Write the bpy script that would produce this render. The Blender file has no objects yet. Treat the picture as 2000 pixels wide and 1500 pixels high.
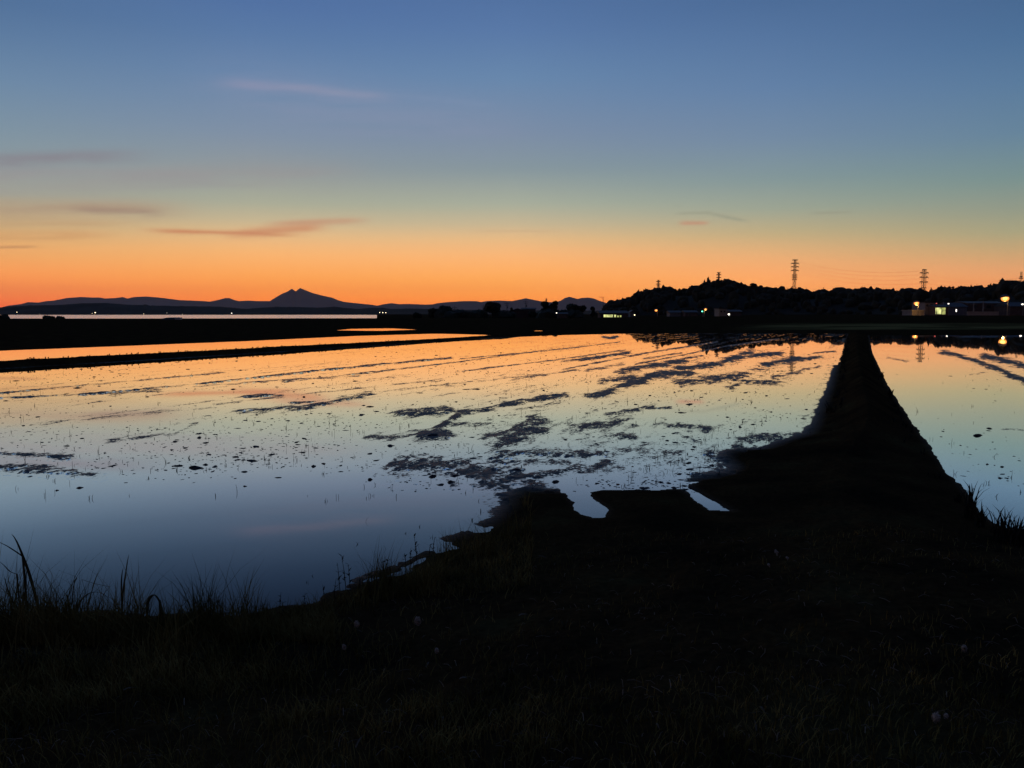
import bpy, math, random
import numpy as np
from mathutils import Vector, noise as mnoise
random.seed(7); rng = np.random.default_rng(7)
C = bpy.context.scene.collection
R = math.radians
HAZE_D = 1.5e-5
F, HC, HOR = 1500.0, 2.0, 612.0
PITCH = math.atan((750 - HOR) / F)
cp, sp = math.cos(PITCH), math.sin(PITCH)

# ------------------------------------------------------------------ helpers
def pixdir(px, py):
    a, b = (px - 1000) / F, (750 - py) / F
    return Vector((a, cp + b * sp, -sp + b * cp))
def at_z(px, py, z=0.0):
    d = pixdir(px, py); t = (z - HC) / d.z
    return Vector((d.x * t, d.y * t, z))
def at_d(px, py, dist):
    d = pixdir(px, py); t = dist / d.y
    return Vector((d.x * t, dist, HC + d.z * t))
def to_pix(x, y, z):
    """image coordinates of world points (numpy)"""
    zz = z - HC
    fw = y * cp - zz * sp; up = y * sp + zz * cp
    return 1000 + F * x / fw, 750 - F * up / fw
def lin(c):
    return tuple((v / 255 / 12.92) if v / 255 <= .04045 else ((v / 255 + .055) / 1.055) ** 2.4 for v in c)
def sstep(a, b, x):
    t = np.clip((x - a) / (b - a), 0, 1); return t * t * (3 - 2 * t)
def _hash(ix, iy, s):
    h = (ix.astype(np.int64) * 374761393 + iy.astype(np.int64) * 668265263 + s * 974711) & 0x7fffffff
    h = ((h ^ (h >> 13)) * 1274126177) & 0x7fffffff
    return ((h ^ (h >> 16)) & 0xffff) / 65535.0
def vnoise(x, y, s=0):
    x0, y0 = np.floor(x), np.floor(y); fx, fy = x - x0, y - y0
    fx = fx * fx * (3 - 2 * fx); fy = fy * fy * (3 - 2 * fy)
    a = _hash(x0, y0, s); b = _hash(x0 + 1, y0, s); c = _hash(x0, y0 + 1, s); d = _hash(x0 + 1, y0 + 1, s)
    return (a + (b - a) * fx) * (1 - fy) + (c + (d - c) * fx) * fy
def fbm(x, y, o=4, s=0):
    r, a, t = 0, .5, 0
    for k in range(o):
        r = r + a * vnoise(x * 2 ** k + 17.3 * k, y * 2 ** k - 9.1 * k, s + k); t += a; a *= .5
    return r / t
def mesh_obj(name, verts, faces, mat, parent=None, smooth=False):
    me = bpy.data.meshes.new(name); me.from_pydata(verts, [], faces); me.update()
    if smooth:
        me.polygons.foreach_set('use_smooth', [True] * len(me.polygons))
    if mat: me.materials.append(mat)
    o = bpy.data.objects.new(name, me); C.objects.link(o)
    if parent: o.parent = parent
    return o
def tag(o, label=None, cat=None, group=None, kind=None):
    if label: o['label'] = label
    if cat: o['category'] = cat
    if group: o['group'] = group
    if kind: o['kind'] = kind
    return o
def thing(name, label, cat, loc=(0, 0, 0), rz=0, group=None):
    o = bpy.data.objects.new(name, None); C.objects.link(o)
    o.location = loc; o.rotation_euler = (0, 0, rz); o.empty_display_size = .2
    return tag(o, label, cat, group)
class MB:
    def __init__(s): s.v = []; s.f = []
    def add(s, vs, fs):
        n = len(s.v); s.v += [tuple(p) for p in vs]; s.f += [tuple(i + n for i in q) for q in fs]
    def box(s, x0, y0, z0, x1, y1, z1):
        s.add([(x0,y0,z0),(x1,y0,z0),(x1,y1,z0),(x0,y1,z0),(x0,y0,z1),(x1,y0,z1),(x1,y1,z1),(x0,y1,z1)],
              [(3,2,1,0),(4,5,6,7),(0,1,5,4),(1,2,6,5),(2,3,7,6),(3,0,4,7)])
    def tube(s, pts, rad, n=6):
        pts = [Vector(p) for p in pts]
        if not hasattr(rad, '__len__'): rad = [rad] * len(pts)
        vs = []
        for i, p in enumerate(pts):
            t = (pts[min(i + 1, len(pts) - 1)] - pts[max(i - 1, 0)]).normalized()
            a = t.cross(Vector((0, 0, 1)) if abs(t.z) < .9 else Vector((1, 0, 0))).normalized(); b = t.cross(a)
            for k in range(n):
                w = 2 * math.pi * k / n; vs.append(p + (a * math.cos(w) + b * math.sin(w)) * rad[i])
        fs = [(i * n + k, i * n + (k + 1) % n, (i + 1) * n + (k + 1) % n, (i + 1) * n + k) for i in range(len(pts) - 1) for k in range(n)]
        fs += [tuple(range(n - 1, -1, -1)), tuple((len(pts) - 1) * n + k for k in range(n))]
        s.add(vs, fs)
    def ball(s, c, r, seg=8, rings=6):
        rx, ry, rz = (r, r, r) if not hasattr(r, '__len__') else r
        vs = [(c[0], c[1], c[2] - rz)]
        for i in range(1, rings):
            th = math.pi * i / rings - math.pi / 2
            for k in range(seg):
                w = 2 * math.pi * k / seg
                vs.append((c[0] + rx * math.cos(th) * math.cos(w), c[1] + ry * math.cos(th) * math.sin(w), c[2] + rz * math.sin(th)))
        vs.append((c[0], c[1], c[2] + rz)); L = len(vs) - 1
        fs = [(0, 1 + (k + 1) % seg, 1 + k) for k in range(seg)]
        for i in range(rings - 2):
            for k in range(seg):
                a = 1 + i * seg
                fs.append((a + k, a + (k + 1) % seg, a + seg + (k + 1) % seg, a + seg + k))
        a = 1 + (rings - 2) * seg
        fs += [(a + k, a + (k + 1) % seg, L) for k in range(seg)]
        s.add(vs, fs)
    def blade(s, pts, w0, side, fold=.35):
        """a grass leaf: a folded ribbon along pts, widest in its lower third, tapering to a point"""
        pts = [Vector(p) for p in pts]; side = Vector(side).normalized(); n = len(pts); vs = []
        for i, p in enumerate(pts):
            t = i / (n - 1); w = w0 * (1 - t) ** .7 * (.75 + .5 * math.sin(min(1, t * 2.2) * math.pi / 2)) / 2 + w0 * .03
            tg = (pts[min(i + 1, n - 1)] - pts[max(i - 1, 0)]).normalized()
            nn = tg.cross(side); nn = nn.normalized() if nn.length > 1e-6 else Vector((0, 1, 0))
            vs += [p - side * w + nn * w * fold, p, p + side * w + nn * w * fold]
        fs = []
        for i in range(n - 1):
            a = 3 * i; fs += [(a, a + 1, a + 4, a + 3), (a + 1, a + 2, a + 5, a + 4)]
        s.add(vs, fs)
    def build(s, name, mat, parent=None, smooth=False): return mesh_obj(name, s.v, s.f, mat, parent, smooth)

# ------------------------------------------------------------------ materials
def mat(name, col, rough=.85, spec=.3, var=.35, scale=3.0, col2=None):
    m = bpy.data.materials.new(name); m.use_nodes = True; nt = m.node_tree; b = nt.nodes['Principled BSDF']
    tc = nt.nodes.new('ShaderNodeTexCoord'); nz = nt.nodes.new('ShaderNodeTexNoise')
    nz.inputs['Scale'].default_value = scale; nz.inputs['Detail'].default_value = 5
    nt.links.new(tc.outputs['Object'], nz.inputs['Vector'])
    cr = nt.nodes.new('ShaderNodeValToRGB'); cr.color_ramp.elements[0].position = .3; cr.color_ramp.elements[1].position = .7
    c2 = col2 or tuple(v * (1 + var) for v in col)
    cr.color_ramp.elements[0].color = (*[v * (1 - var) for v in col], 1); cr.color_ramp.elements[1].color = (*c2, 1)
    nt.links.new(nz.outputs['Fac'], cr.inputs[0]); nt.links.new(cr.outputs[0], b.inputs['Base Color'])
    b.inputs['Roughness'].default_value = rough; b.inputs['Specular IOR Level'].default_value = spec
    return m
def emat(name, col, strength, vary=0.0):
    m = bpy.data.materials.new(name); m.use_nodes = True; nt = m.node_tree; b = nt.nodes['Principled BSDF']
    b.inputs['Base Color'].default_value = (.3, .3, .3, 1)
    b.inputs['Emission Color'].default_value = (*col, 1); b.inputs['Emission Strength'].default_value = strength
    if vary:
        tc = nt.nodes.new('ShaderNodeTexCoord'); nz = nt.nodes.new('ShaderNodeTexNoise'); nz.inputs['Scale'].default_value = vary
        mr = nt.nodes.new('ShaderNodeMapRange'); mr.inputs[1].default_value = .35; mr.inputs[2].default_value = .65
        mr.inputs[3].default_value = strength * .25; mr.inputs[4].default_value = strength
        nt.links.new(tc.outputs['Object'], nz.inputs['Vector']); nt.links.new(nz.outputs['Fac'], mr.inputs[0])
        nt.links.new(mr.outputs[0], b.inputs['Emission Strength'])
    return m
M = {
    'leaf': mat('tree_leaves', (.020, .026, .014), .8, .2, .4, .6),
    'bark': mat('bark', (.03, .022, .016)),
    'wood': mat('woodland_leaves', (.026, .026, .016), .9, .1, .4, .08),
    'hillsoil': mat('hill_soil', (.018, .018, .012), .95, .05, .4, .05),
    'farhill': mat('far_woodland', (.028, .028, .026), .95, .05, .4, .01),
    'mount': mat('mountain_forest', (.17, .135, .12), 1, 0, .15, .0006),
    'steel': mat('galvanised_steel', (.10, .10, .10), .6, .4, .2, 1),
    'wire': mat('wire', (.06, .055, .05), .6),
    'insul': mat('porcelain', (.08, .06, .05), .5),
    'grass': mat('meadow_grass', (.078, .080, .019), .85, .05, .5, 2.2, (.21, .16, .05)),
    'tall': mat('leaf_blade', (.030, .036, .016), .7, .25, .3, 8),
    'weed': mat('weed_leaf', (.012, .013, .009), .8, .2, .4, 8),
    'straw': mat('dry_straw', (.12, .10, .07), .8, .2, .4, 8),
    'fluff': mat('seed_fluff', (.34, .28, .22), .9, .0, .3, 60),
    'bud': mat('dandelion_heart', (.10, .08, .05)),
    'clod': mat('wet_clod', (.011, .010, .010), .6, .3, .4, 8),
    'plaster': mat('pale_plaster', (.22, .21, .21), .9, .2, .12, 1.2),
    'plaster2': mat('grey_plaster', (.17, .16, .16), .9, .2, .15, 1.2),
    'brown': mat('brown_cladding', (.10, .065, .055), .9, .2, .2, 1.2),
    'tile': mat('dark_roof_tile', (.035, .034, .036), .7, .3, .25, 2),
    'sheet': mat('sheet_roof', (.16, .155, .14), .6, .3, .2, .7),
    'dark': mat('dark_glass', (.02, .02, .022), .25, .5, .1, 2),
    'concrete': mat('concrete', (.22, .21, .20), .9, .2, .2, 1.5),
    'tarp': mat('dark_tarp', (.02, .021, .024), .6, .3, .3, 2),
    'pale': mat('pale_panel', (.5, .47, .42), .8, .3, .1, 1),
    
    'white_l': emat('white_lamp', (1, .9, .75), 3), 'warm_l': emat('warm_lamp', (1, .75, .42), 7),
    'green_l': emat('green_signal', (.12, 1, .55), 5), 'red_l': emat('red_signal', (1, .15, .12), .8),
    'glow': emat('lit_interior', (.80, .82, .30), 1.7, .55), 'glow_w': emat('lit_interior_dim', (.72, .76, .22), .75, .9),
}

def globe(name, core, rim):
    """lamp globe: pale hot centre, the halo around it painted as a deep orange rim"""
    m = emat(name, (1, 1, 1), 1.0); nt = m.node_tree; lw = nt.nodes.new('ShaderNodeLayerWeight'); lw.inputs['Blend'].default_value = .5
    cr = nt.nodes.new('ShaderNodeValToRGB'); e = cr.color_ramp.elements; e[0].position = .0; e[0].color = (*core, 1); e[1].position = .6; e[1].color = (*rim, 1)  # orange rim colour paints the lamp's halo onto the globe itself
    x = e.new(.14); x.color = (*[(a * .35 + b * .65) for a, b in zip(core, rim)], 1)
    nt.links.new(lw.outputs['Facing'], cr.inputs[0]); nt.links.new(cr.outputs[0], nt.nodes['Principled BSDF'].inputs['Emission Color']); return m
M['sodium'] = globe('sodium_lamp', (3.2, 1.35, .28), (.8, .17, .015)); M['sodium_big'] = globe('sodium_lamp_bright', (4, 2.0, .45), (.95, .24, .02))
# ------------------------------------------------------------------ world: the dusk sky
w = bpy.data.worlds.new('World'); bpy.context.scene.world = w; w.use_nodes = True
nt = w.node_tree; N = nt.nodes; L = nt.links; bg = N['Background']
def val(x):
    n = N.new('ShaderNodeValue'); n.outputs[0].default_value = x; return n.outputs[0]
def mth(op, a, b=None, c=None, clamp=False):
    n = N.new('ShaderNodeMath'); n.operation = op; n.use_clamp = clamp
    for i, q in enumerate((a, b, c)):
        if q is None: continue
        if isinstance(q, (int, float)): n.inputs[i].default_value = q
        else: L.new(q, n.inputs[i])
    return n.outputs[0]
def mapr(x, a, b, c=0., d=1., smooth=False):
    n = N.new('ShaderNodeMapRange'); n.interpolation_type = 'SMOOTHSTEP' if smooth else 'LINEAR'
    L.new(x, n.inputs[0])
    for i, q in enumerate((a, b, c, d)): n.inputs[i + 1].default_value = q
    return n.outputs[0]
def mixc(f, a, b):
    n = N.new('ShaderNodeMix'); n.data_type = 'RGBA'
    if isinstance(f, float): n.inputs[0].default_value = f
    else: L.new(f, n.inputs[0])
    for i, q in ((6, a), (7, b)):
        if isinstance(q, tuple): n.inputs[i].default_value = (*q, 1)
        else: L.new(q, n.inputs[i])
    return n.outputs[2]
tc = N.new('ShaderNodeTexCoord'); sx = N.new('ShaderNodeSeparateXYZ'); L.new(tc.outputs['Generated'], sx.inputs[0])
DX, DY, DZ = sx.outputs
elev = mth('MULTIPLY', mth('ARCSINE', DZ), 180 / math.pi)
az = mth('MULTIPLY', mth('ARCTAN2', DX, DY), 180 / math.pi)
def ramp(px, stops):
    n = N.new('ShaderNodeValToRGB'); cr = n.color_ramp; pts = []
    for py, c in stops:
        c = (c[0], c[1] - float(np.interp(py, [0, 100, 260, 400], [3, 3, 4, 0])) - float(np.interp(py, [480, 530, 600], [0, 5, 6])), c[2] - float(np.interp(py, [0, 100, 260, 400, 500, 540, 600], [14, 11, 6, 3, 2, 7, 9])))
        d = pixdir(px, py).normalized(); pts.append((math.degrees(math.asin(d.z)), lin(c)))
    pts.sort()
    pts = [(-2, tuple(v * .5 for v in pts[0][1]))] + pts + [(45, lin((56, 84, 138))), (90, lin((36, 55, 98)))]
    L.new(mapr(elev, -5, 90), n.inputs[0])
    while len(cr.elements) < len(pts): cr.elements.new(.5)
    for el, (e, c) in zip(cr.elements, pts): el.position = (e + 5) / 95
    for el, (e, c) in zip(cr.elements, pts):
        T = math.exp(-HAZE_D * min(31500, 1000 / max(math.tan(R(max(e, .1))), 1e-3)))   # seen through the evening air
        el.color = (*[v / T / 2 for v in c], 1)
    return n.outputs[0]
SKY = {
 0:   [(600,(243,108,56)),(575,(244,132,68)),(540,(244,152,82)),(500,(236,166,98)),(470,(222,170,112)),(430,(192,168,128)),(380,(160,162,150)),(330,(140,155,160)),(250,(124,149,167)),(150,(106,138,174)),(60,(90,124,170)),(0,(80,115,166))],
 500: [(600,(246,128,52)),(570,(247,146,66)),(540,(248,164,84)),(490,(245,180,114)),(455,(222,184,136)),(430,(196,179,146)),(395,(168,170,152)),(330,(143,153,158)),(260,(126,147,170)),(150,(104,136,178)),(60,(88,123,176)),(0,(80,115,175))],
 1000:[(605,(244,132,52)),(575,(249,156,70)),(545,(250,170,88)),(500,(248,181,116)),(468,(230,184,132)),(440,(200,180,146)),(400,(167,172,156)),(330,(133,151,160)),(260,(122,144,170)),(150,(102,137,180)),(60,(88,123,178)),(0,(81,116,174))],
 1500:[(600,(246,146,70)),(565,(249,164,90)),(530,(246,172,108)),(490,(224,174,120)),(455,(190,170,130)),(410,(156,163,147)),(350,(130,151,155)),(270,(114,141,168)),(170,(97,131,174)),(70,(84,119,170)),(0,(75,110,164))],
 1970:[(600,(234,142,76)),(560,(240,156,94)),(530,(224,162,108)),(490,(196,162,116)),(455,(168,160,126)),(410,(145,152,136)),(350,(120,145,145)),(260,(101,135,160)),(160,(88,125,165)),(70,(76,114,162)),(0,(71,107,158))]}
azs = {p: math.degrees(math.atan2(pixdir(p, 450).x, pixdir(p, 450).y)) for p in SKY}
cols = {p: ramp(p, s) for p, s in SKY.items()}
keys = sorted(SKY); col = cols[keys[0]]
for a, b in zip(keys[:-1], keys[1:]): col = mixc(mapr(az, azs[a], azs[b]), col, cols[b])
# streaks of cloud, placed by direction
GX = mth('DIVIDE', DX, mth('MAXIMUM', DY, .05)); GY = mth('DIVIDE', DZ, mth('MAXIMUM', DY, .05))
front = mapr(DY, .1, .3)
cx = N.new('ShaderNodeCombineXYZ'); L.new(GX, cx.inputs[0]); L.new(mth('MULTIPLY', GY, 9.0), cx.inputs[1])
nz = N.new('ShaderNodeTexNoise'); nz.inputs['Scale'].default_value = 6; nz.inputs['Detail'].default_value = 6; nz.inputs['Roughness'].default_value = .6
L.new(cx.outputs[0], nz.inputs['Vector'])
cnoise = mapr(nz.outputs['Fac'], .32, .62, 0, 1, True)
cwob = mth('MULTIPLY', mth('SUBTRACT', nz.outputs['Fac'], .5), 1.0)
def gn(px, py):
    d = pixdir(px, py); return d.x / d.y, d.z / d.y
def streak(px0, py0, px1, py1, thick, c, strength, nmix=.6):
    global col
    (x0, y0), (x1, y1) = gn(px0, py0), gn(px1, py1); ln = math.hypot(x1 - x0, y1 - y0); ux, uy = (x1 - x0) / ln, (y1 - y0) / ln
    rx, ry = mth('SUBTRACT', GX, x0), mth('SUBTRACT', GY, y0)
    t = mth('DIVIDE', mth('ADD', mth('MULTIPLY', rx, ux), mth('MULTIPLY', ry, uy)), ln)
    s = mth('SUBTRACT', mth('MULTIPLY', ry, ux), mth('MULTIPLY', rx, uy))
    q = mth('ADD', mth('DIVIDE', s, thick / F), mth('MULTIPLY', cwob, 2.2))
    g = mth('POWER', math.e, mth('MULTIPLY', mth('MULTIPLY', q, q), -1.0))
    e = mth('MULTIPLY', mapr(t, 0, .3, 0, 1, True), mapr(t, .7, 1, 1, 0, True))
    nn = mth('ADD', mth('MULTIPLY', cnoise, nmix), 1 - nmix)
    f = mth('MULTIPLY', mth('MULTIPLY', mth('MULTIPLY', g, e), mth('MULTIPLY', nn, front)), strength, clamp=True)
    T_ = math.exp(-HAZE_D * min(31500, 1000 / max(.02, (y0 + y1) / 2))); col = mixc(f, col, tuple(v / T_ / 2 for v in lin(c)))
for a in [(395,156,690,181,9,(140,144,172),.62,.5), (520,168,800,193,8,(141,147,172),.62,.5), (740,186,1000,208,6,(130,146,175),.3),
          (300,140,1100,270,50,(138,146,172),.28,.8),
          (-250,320,340,301,13,(134,128,136),.8,.45), (-250,335,520,345,14,(148,145,148),.7,.5), (-400,352,430,362,24,(156,150,146),.5,.4), (-400,425,330,432,20,(192,158,122),.45,.4), (200,345,760,335,22,(152,148,148),.5,.7),
          (-250,400,430,408,16,(172,146,122),.75,.6), (120,405,340,416,8,(160,136,118),.8,.3), (-200,440,300,436,5,(195,160,118),.6),
          (-250,462,260,458,9,(205,150,100),.7), (-60,484,90,482,3,(196,138,92),.8,.2), (250,448,620,462,5,(198,130,92),.9,.3),
          (420,462,660,438,9,(200,134,98),.85,.3), (500,438,740,430,6,(194,146,116),.8,.3), (1310,418,1400,415,3,(150,150,130),.6,.2),
          (1370,414,1470,434,3.5,(150,150,130),.7,.2), (1318,437,1392,436,4,(190,138,112),.75,.1), (1570,417,1680,413,3,(150,150,130),.6,.2),
          (900,452,1120,452,2.5,(200,165,125),.5,.3)]:
    streak(*a)
# fade to the dark side of the sky away from the sunset
away = mapr(mth('ABSOLUTE', mth('ADD', az, 14.0)), 55, 130, 0, 1, True)
east = N.new('ShaderNodeValToRGB'); L.new(mapr(elev, 0, 90), east.inputs[0])
east.color_ramp.elements[0].color = (*[v / 2 for v in lin((58, 56, 74))], 1); east.color_ramp.elements[1].color = (*[v / 2 for v in lin((36, 55, 98))], 1)
col = mixc(away, col, east.outputs[0])
below = mapr(elev, -1.5, -.2)
col = mixc(below, (.004, .004, .004), col)
L.new(col, bg.inputs['Color']); bg.inputs['Strength'].default_value = 2.0
# the physical twilight sky adds its own faint blue
skyt = N.new('ShaderNodeTexSky'); skyt.sky_type = 'NISHITA'; skyt.sun_disc = False
skyt.sun_elevation = R(-3); skyt.sun_rotation = R(-16)
bg2 = N.new('ShaderNodeBackground'); L.new(skyt.outputs[0], bg2.inputs[0]); bg2.inputs[1].default_value = .01
ad = N.new('ShaderNodeAddShader'); L.new(bg.outputs[0], ad.inputs[0]); L.new(bg2.outputs[0], ad.inputs[1])
L.new(ad.outputs[0], N['World Output'].inputs['Surface'])

# ------------------------------------------------------------------ ground heights
UA = R(24); U = (math.sin(UA), math.cos(UA)); V = (math.cos(UA), -math.sin(UA))
P_MAIN = [(0,1205),(120,1200),(330,1204),(430,1198),(500,1192),(560,1184),(600,1180),(640,1160),(690,1146),(720,1140),(750,1128),(790,1106),(840,1080),(890,1056),(930,1040),(965,1026),
  (990,1010),(1006,992),(1012,975),(1030,962),(1105,963),(1120,980),(1138,1002),(1158,1011),(1178,1009),(1186,996),(1164,978),(1146,962),(1180,957),(1330,957),(1348,968),(1388,996),(1430,999),(1405,984),(1378,970),
  (1352,952),(1365,940),(1440,928),(1452,912),(1432,893),(1440,884),(1500,879),(1545,862),(1590,848),(1602,832),(1612,800),(1628,755),(1640,705),(1648,675),(1655,652),
  (1450,651),(1220,651.5),(1100,654.5),(980,659),(900,663.5),(700,677),(400,696),(0,720.5),(-500,751),(-1700,826),(-1750,865)]
P_RIGHT = [(1697,655),(1704,690),(1738,760),(1793,840),(1852,922),(1884,955),(1927,1012),(1965,1034),(2040,1045),(2400,1075),(4200,1110),(4600,660),(2000,654.5)]
P_STRIP = [(-1800,809),(-500,741),(0,713),(400,691),(700,673.5),(900,661.3),(985,656.5),(940,653.5),(850,651.5),(700,656),(500,665.5),(250,675.5),(0,685),(-800,712),(-2300,770)]
P_PUD = [(655,645.5),(690,642),(760,641),(815,644),(740,646.5)]
P_PUD2 = [(1040,647),(1050,645.4),(1072,645.6),(1068,647)]
def world_poly(p): return np.array([at_z(a, b)[:2] for a, b in p])
POLYS = [world_poly(p) for p in (P_MAIN, P_RIGHT, P_STRIP, P_PUD, P_PUD2)]
def sdf(poly, x, y):
    """positive outside"""
    d2 = np.full(x.shape, 1e12); ins = np.zeros(x.shape, bool); n = len(poly)
    for i in range(n):
        ax, ay = poly[i]; bx, by = poly[(i + 1) % n]; ex, ey = bx - ax, by - ay
        t = np.clip(((x - ax) * ex + (y - ay) * ey) / (ex * ex + ey * ey + 1e-12), 0, 1)
        d2 = np.minimum(d2, (x - ax - t * ex) ** 2 + (y - ay - t * ey) ** 2)
        if abs(ey) > 1e-9:
            c = ((ay > y) != (by > y)) & (x < ex * (y - ay) / ey + ax); ins ^= c
    d = np.sqrt(d2); return np.where(ins, -d, d)
MUD = [  # strokes: points, half thickness (px at that place), strength
 ([(470,803),(600,795),(725,771)],5,1.),([(475,775),(550,772)],3,1.),([(568,787),(615,785)],2,.9),([(785,806),(868,800)],7,1.),
 ([(838,852),(870,826),(905,806),(960,795),(1100,772)],4.5,1.1),([(830,852),(862,850)],7,1.3),([(720,856),(830,845)],5,.75),([(890,830),(955,828)],4,.8),
 ([(-60,884),(60,888),(132,893)],4,1.),([(-60,908),(60,916),(180,927)],6,1.),([(215,861),(340,848),(382,828)],3.5,.85),
 ([(-200,788),(200,768),(400,749),(640,722),(880,699)],1.7,1.0),([(0,768),(240,746),(440,728)],1.3,.9),([(555,746),(700,730),(905,706)],1.5,.95),([(380,756),(560,742),(700,735)],1.5,.9),([(420,790),(640,765),(860,742)],1.6,.75),([(60,830),(300,806),(420,796)],2,.7),([(700,770),(900,748),(1090,728)],1.6,.8),([(210,770),(310,763)],3,.8),
 ([(900,701),(1100,682),(1210,668)],1.1,1.0),([(905,725),(1080,704),(1220,684)],1.3,1.0),([(1000,742),(1130,722)],1.7,.9),([(780,722),(1000,693),(1180,672)],1.0,.95),([(1100,722),(1260,690),(1400,668)],1.5,1.05),([(1240,712),(1420,676),(1520,662)],1.4,1.0),
 ([(785,912),(850,908),(960,932),(1050,948)],13,1.),([(840,910),(900,902)],8,1.),([(960,940),(1035,930),(1022,962)],15,1.),([(985,885),(1000,852),(1038,830)],15,1.05),([(1000,884),(1100,886),(1178,886)],8,1.),
 ([(1060,927),(1180,905)],7,.9),([(890,947),(1005,950)],5,.9),([(1000,960),(1012,980),(1020,1000)],16,1.),([(1000,905),(1100,908)],5,.6),
 ([(1125,836),(1205,824)],11,.95),([(1190,811),(1272,795)],4,.9),([(1240,832),(1292,828)],5,.8),([(1310,831),(1385,838)],7,1.),([(1320,846),(1366,864)],3,.9),([(1185,852),(1235,853)],5,.9),([(1250,800),(1310,796)],2,.9),([(1240,870),(1300,862)],5,.6),
 ([(1160,776),(1212,756),(1290,731),(1342,727)],6,1.25),([(1215,724),(1290,713),(1332,705)],5,1.2),([(1180,745),(1232,739)],6,1.1),([(1330,721),(1400,712),(1465,688)],5,1.25),([(1330,748),(1400,740),(1452,733)],7,1.1),([(1428,758),(1452,744)],4,1.),([(1465,747),(1512,748)],5,1.),
 ([(1440,700),(1480,694),(1522,691)],4,1.3),([(1498,712),(1560,700)],5,1.4),([(1520,706),(1602,697)],3,1.2),([(1510,736),(1562,728)],3,1.),([(1590,690),(1630,686)],1.5,1.1),([(1570,722),(1600,716)],2,1.),([(1470,722),(1500,722)],2,1.),
 ([(1138,702),(1226,690)],3,1.15),([(1100,706),(1150,700)],2,.9),([(1260,700),(1330,690)],2,1.1),([(1150,722),(1215,712)],3,.9),([(1310,705),(1370,695)],2,1.1),
 ([(1180,659),(1192,661),(1204,658)],2,1.5),([(1010,800),(1090,786)],3,.7),
 ([(1410,890),(1500,882)],9,1.1),([(1455,858),(1535,850)],6,1.),([(1365,932),(1450,925)],7,1.1),([(1290,920),(1370,912)],4,.7),([(1380,908),(1470,896)],9,.85),([(1290,945),(1400,936)],6,.8),([(1560,852),(1606,815)],5,.85),([(1000,945),(1040,956),(1085,957)],8,1.),([(1020,902),(1180,915)],9,.8),([(1100,856),(1180,870)],7,.65),([(1200,880),(1330,880)],6,.6),([(1440,868),(1560,846)],6,.85),([(1340,965),(1400,950)],6,.9),
 ([(700,1130),(722,1122),(745,1121),(765,1112)],4,.62),([(945,1022),(1000,1012)],5,.62),([(975,1000),(1012,988)],6,.68),([(545,1192),(600,1186)],3,.6),([(690,1146),(720,1140)],3,.62),([(880,1052),(915,1044)],4,.62),([(790,1102),(835,1080)],3,.55),
 ([(1845,688),(1900,703),(1950,722),(2010,748),(2200,800)],4,1.2),([(1925,697),(2010,716),(2200,760)],5,1.3),([(1735,699),(1772,706)],1.6,.9),([(1895,732),(1925,728)],1.5,.8),([(1960,838),(2000,841)],2,.8)]
FUR = 0.62
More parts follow.
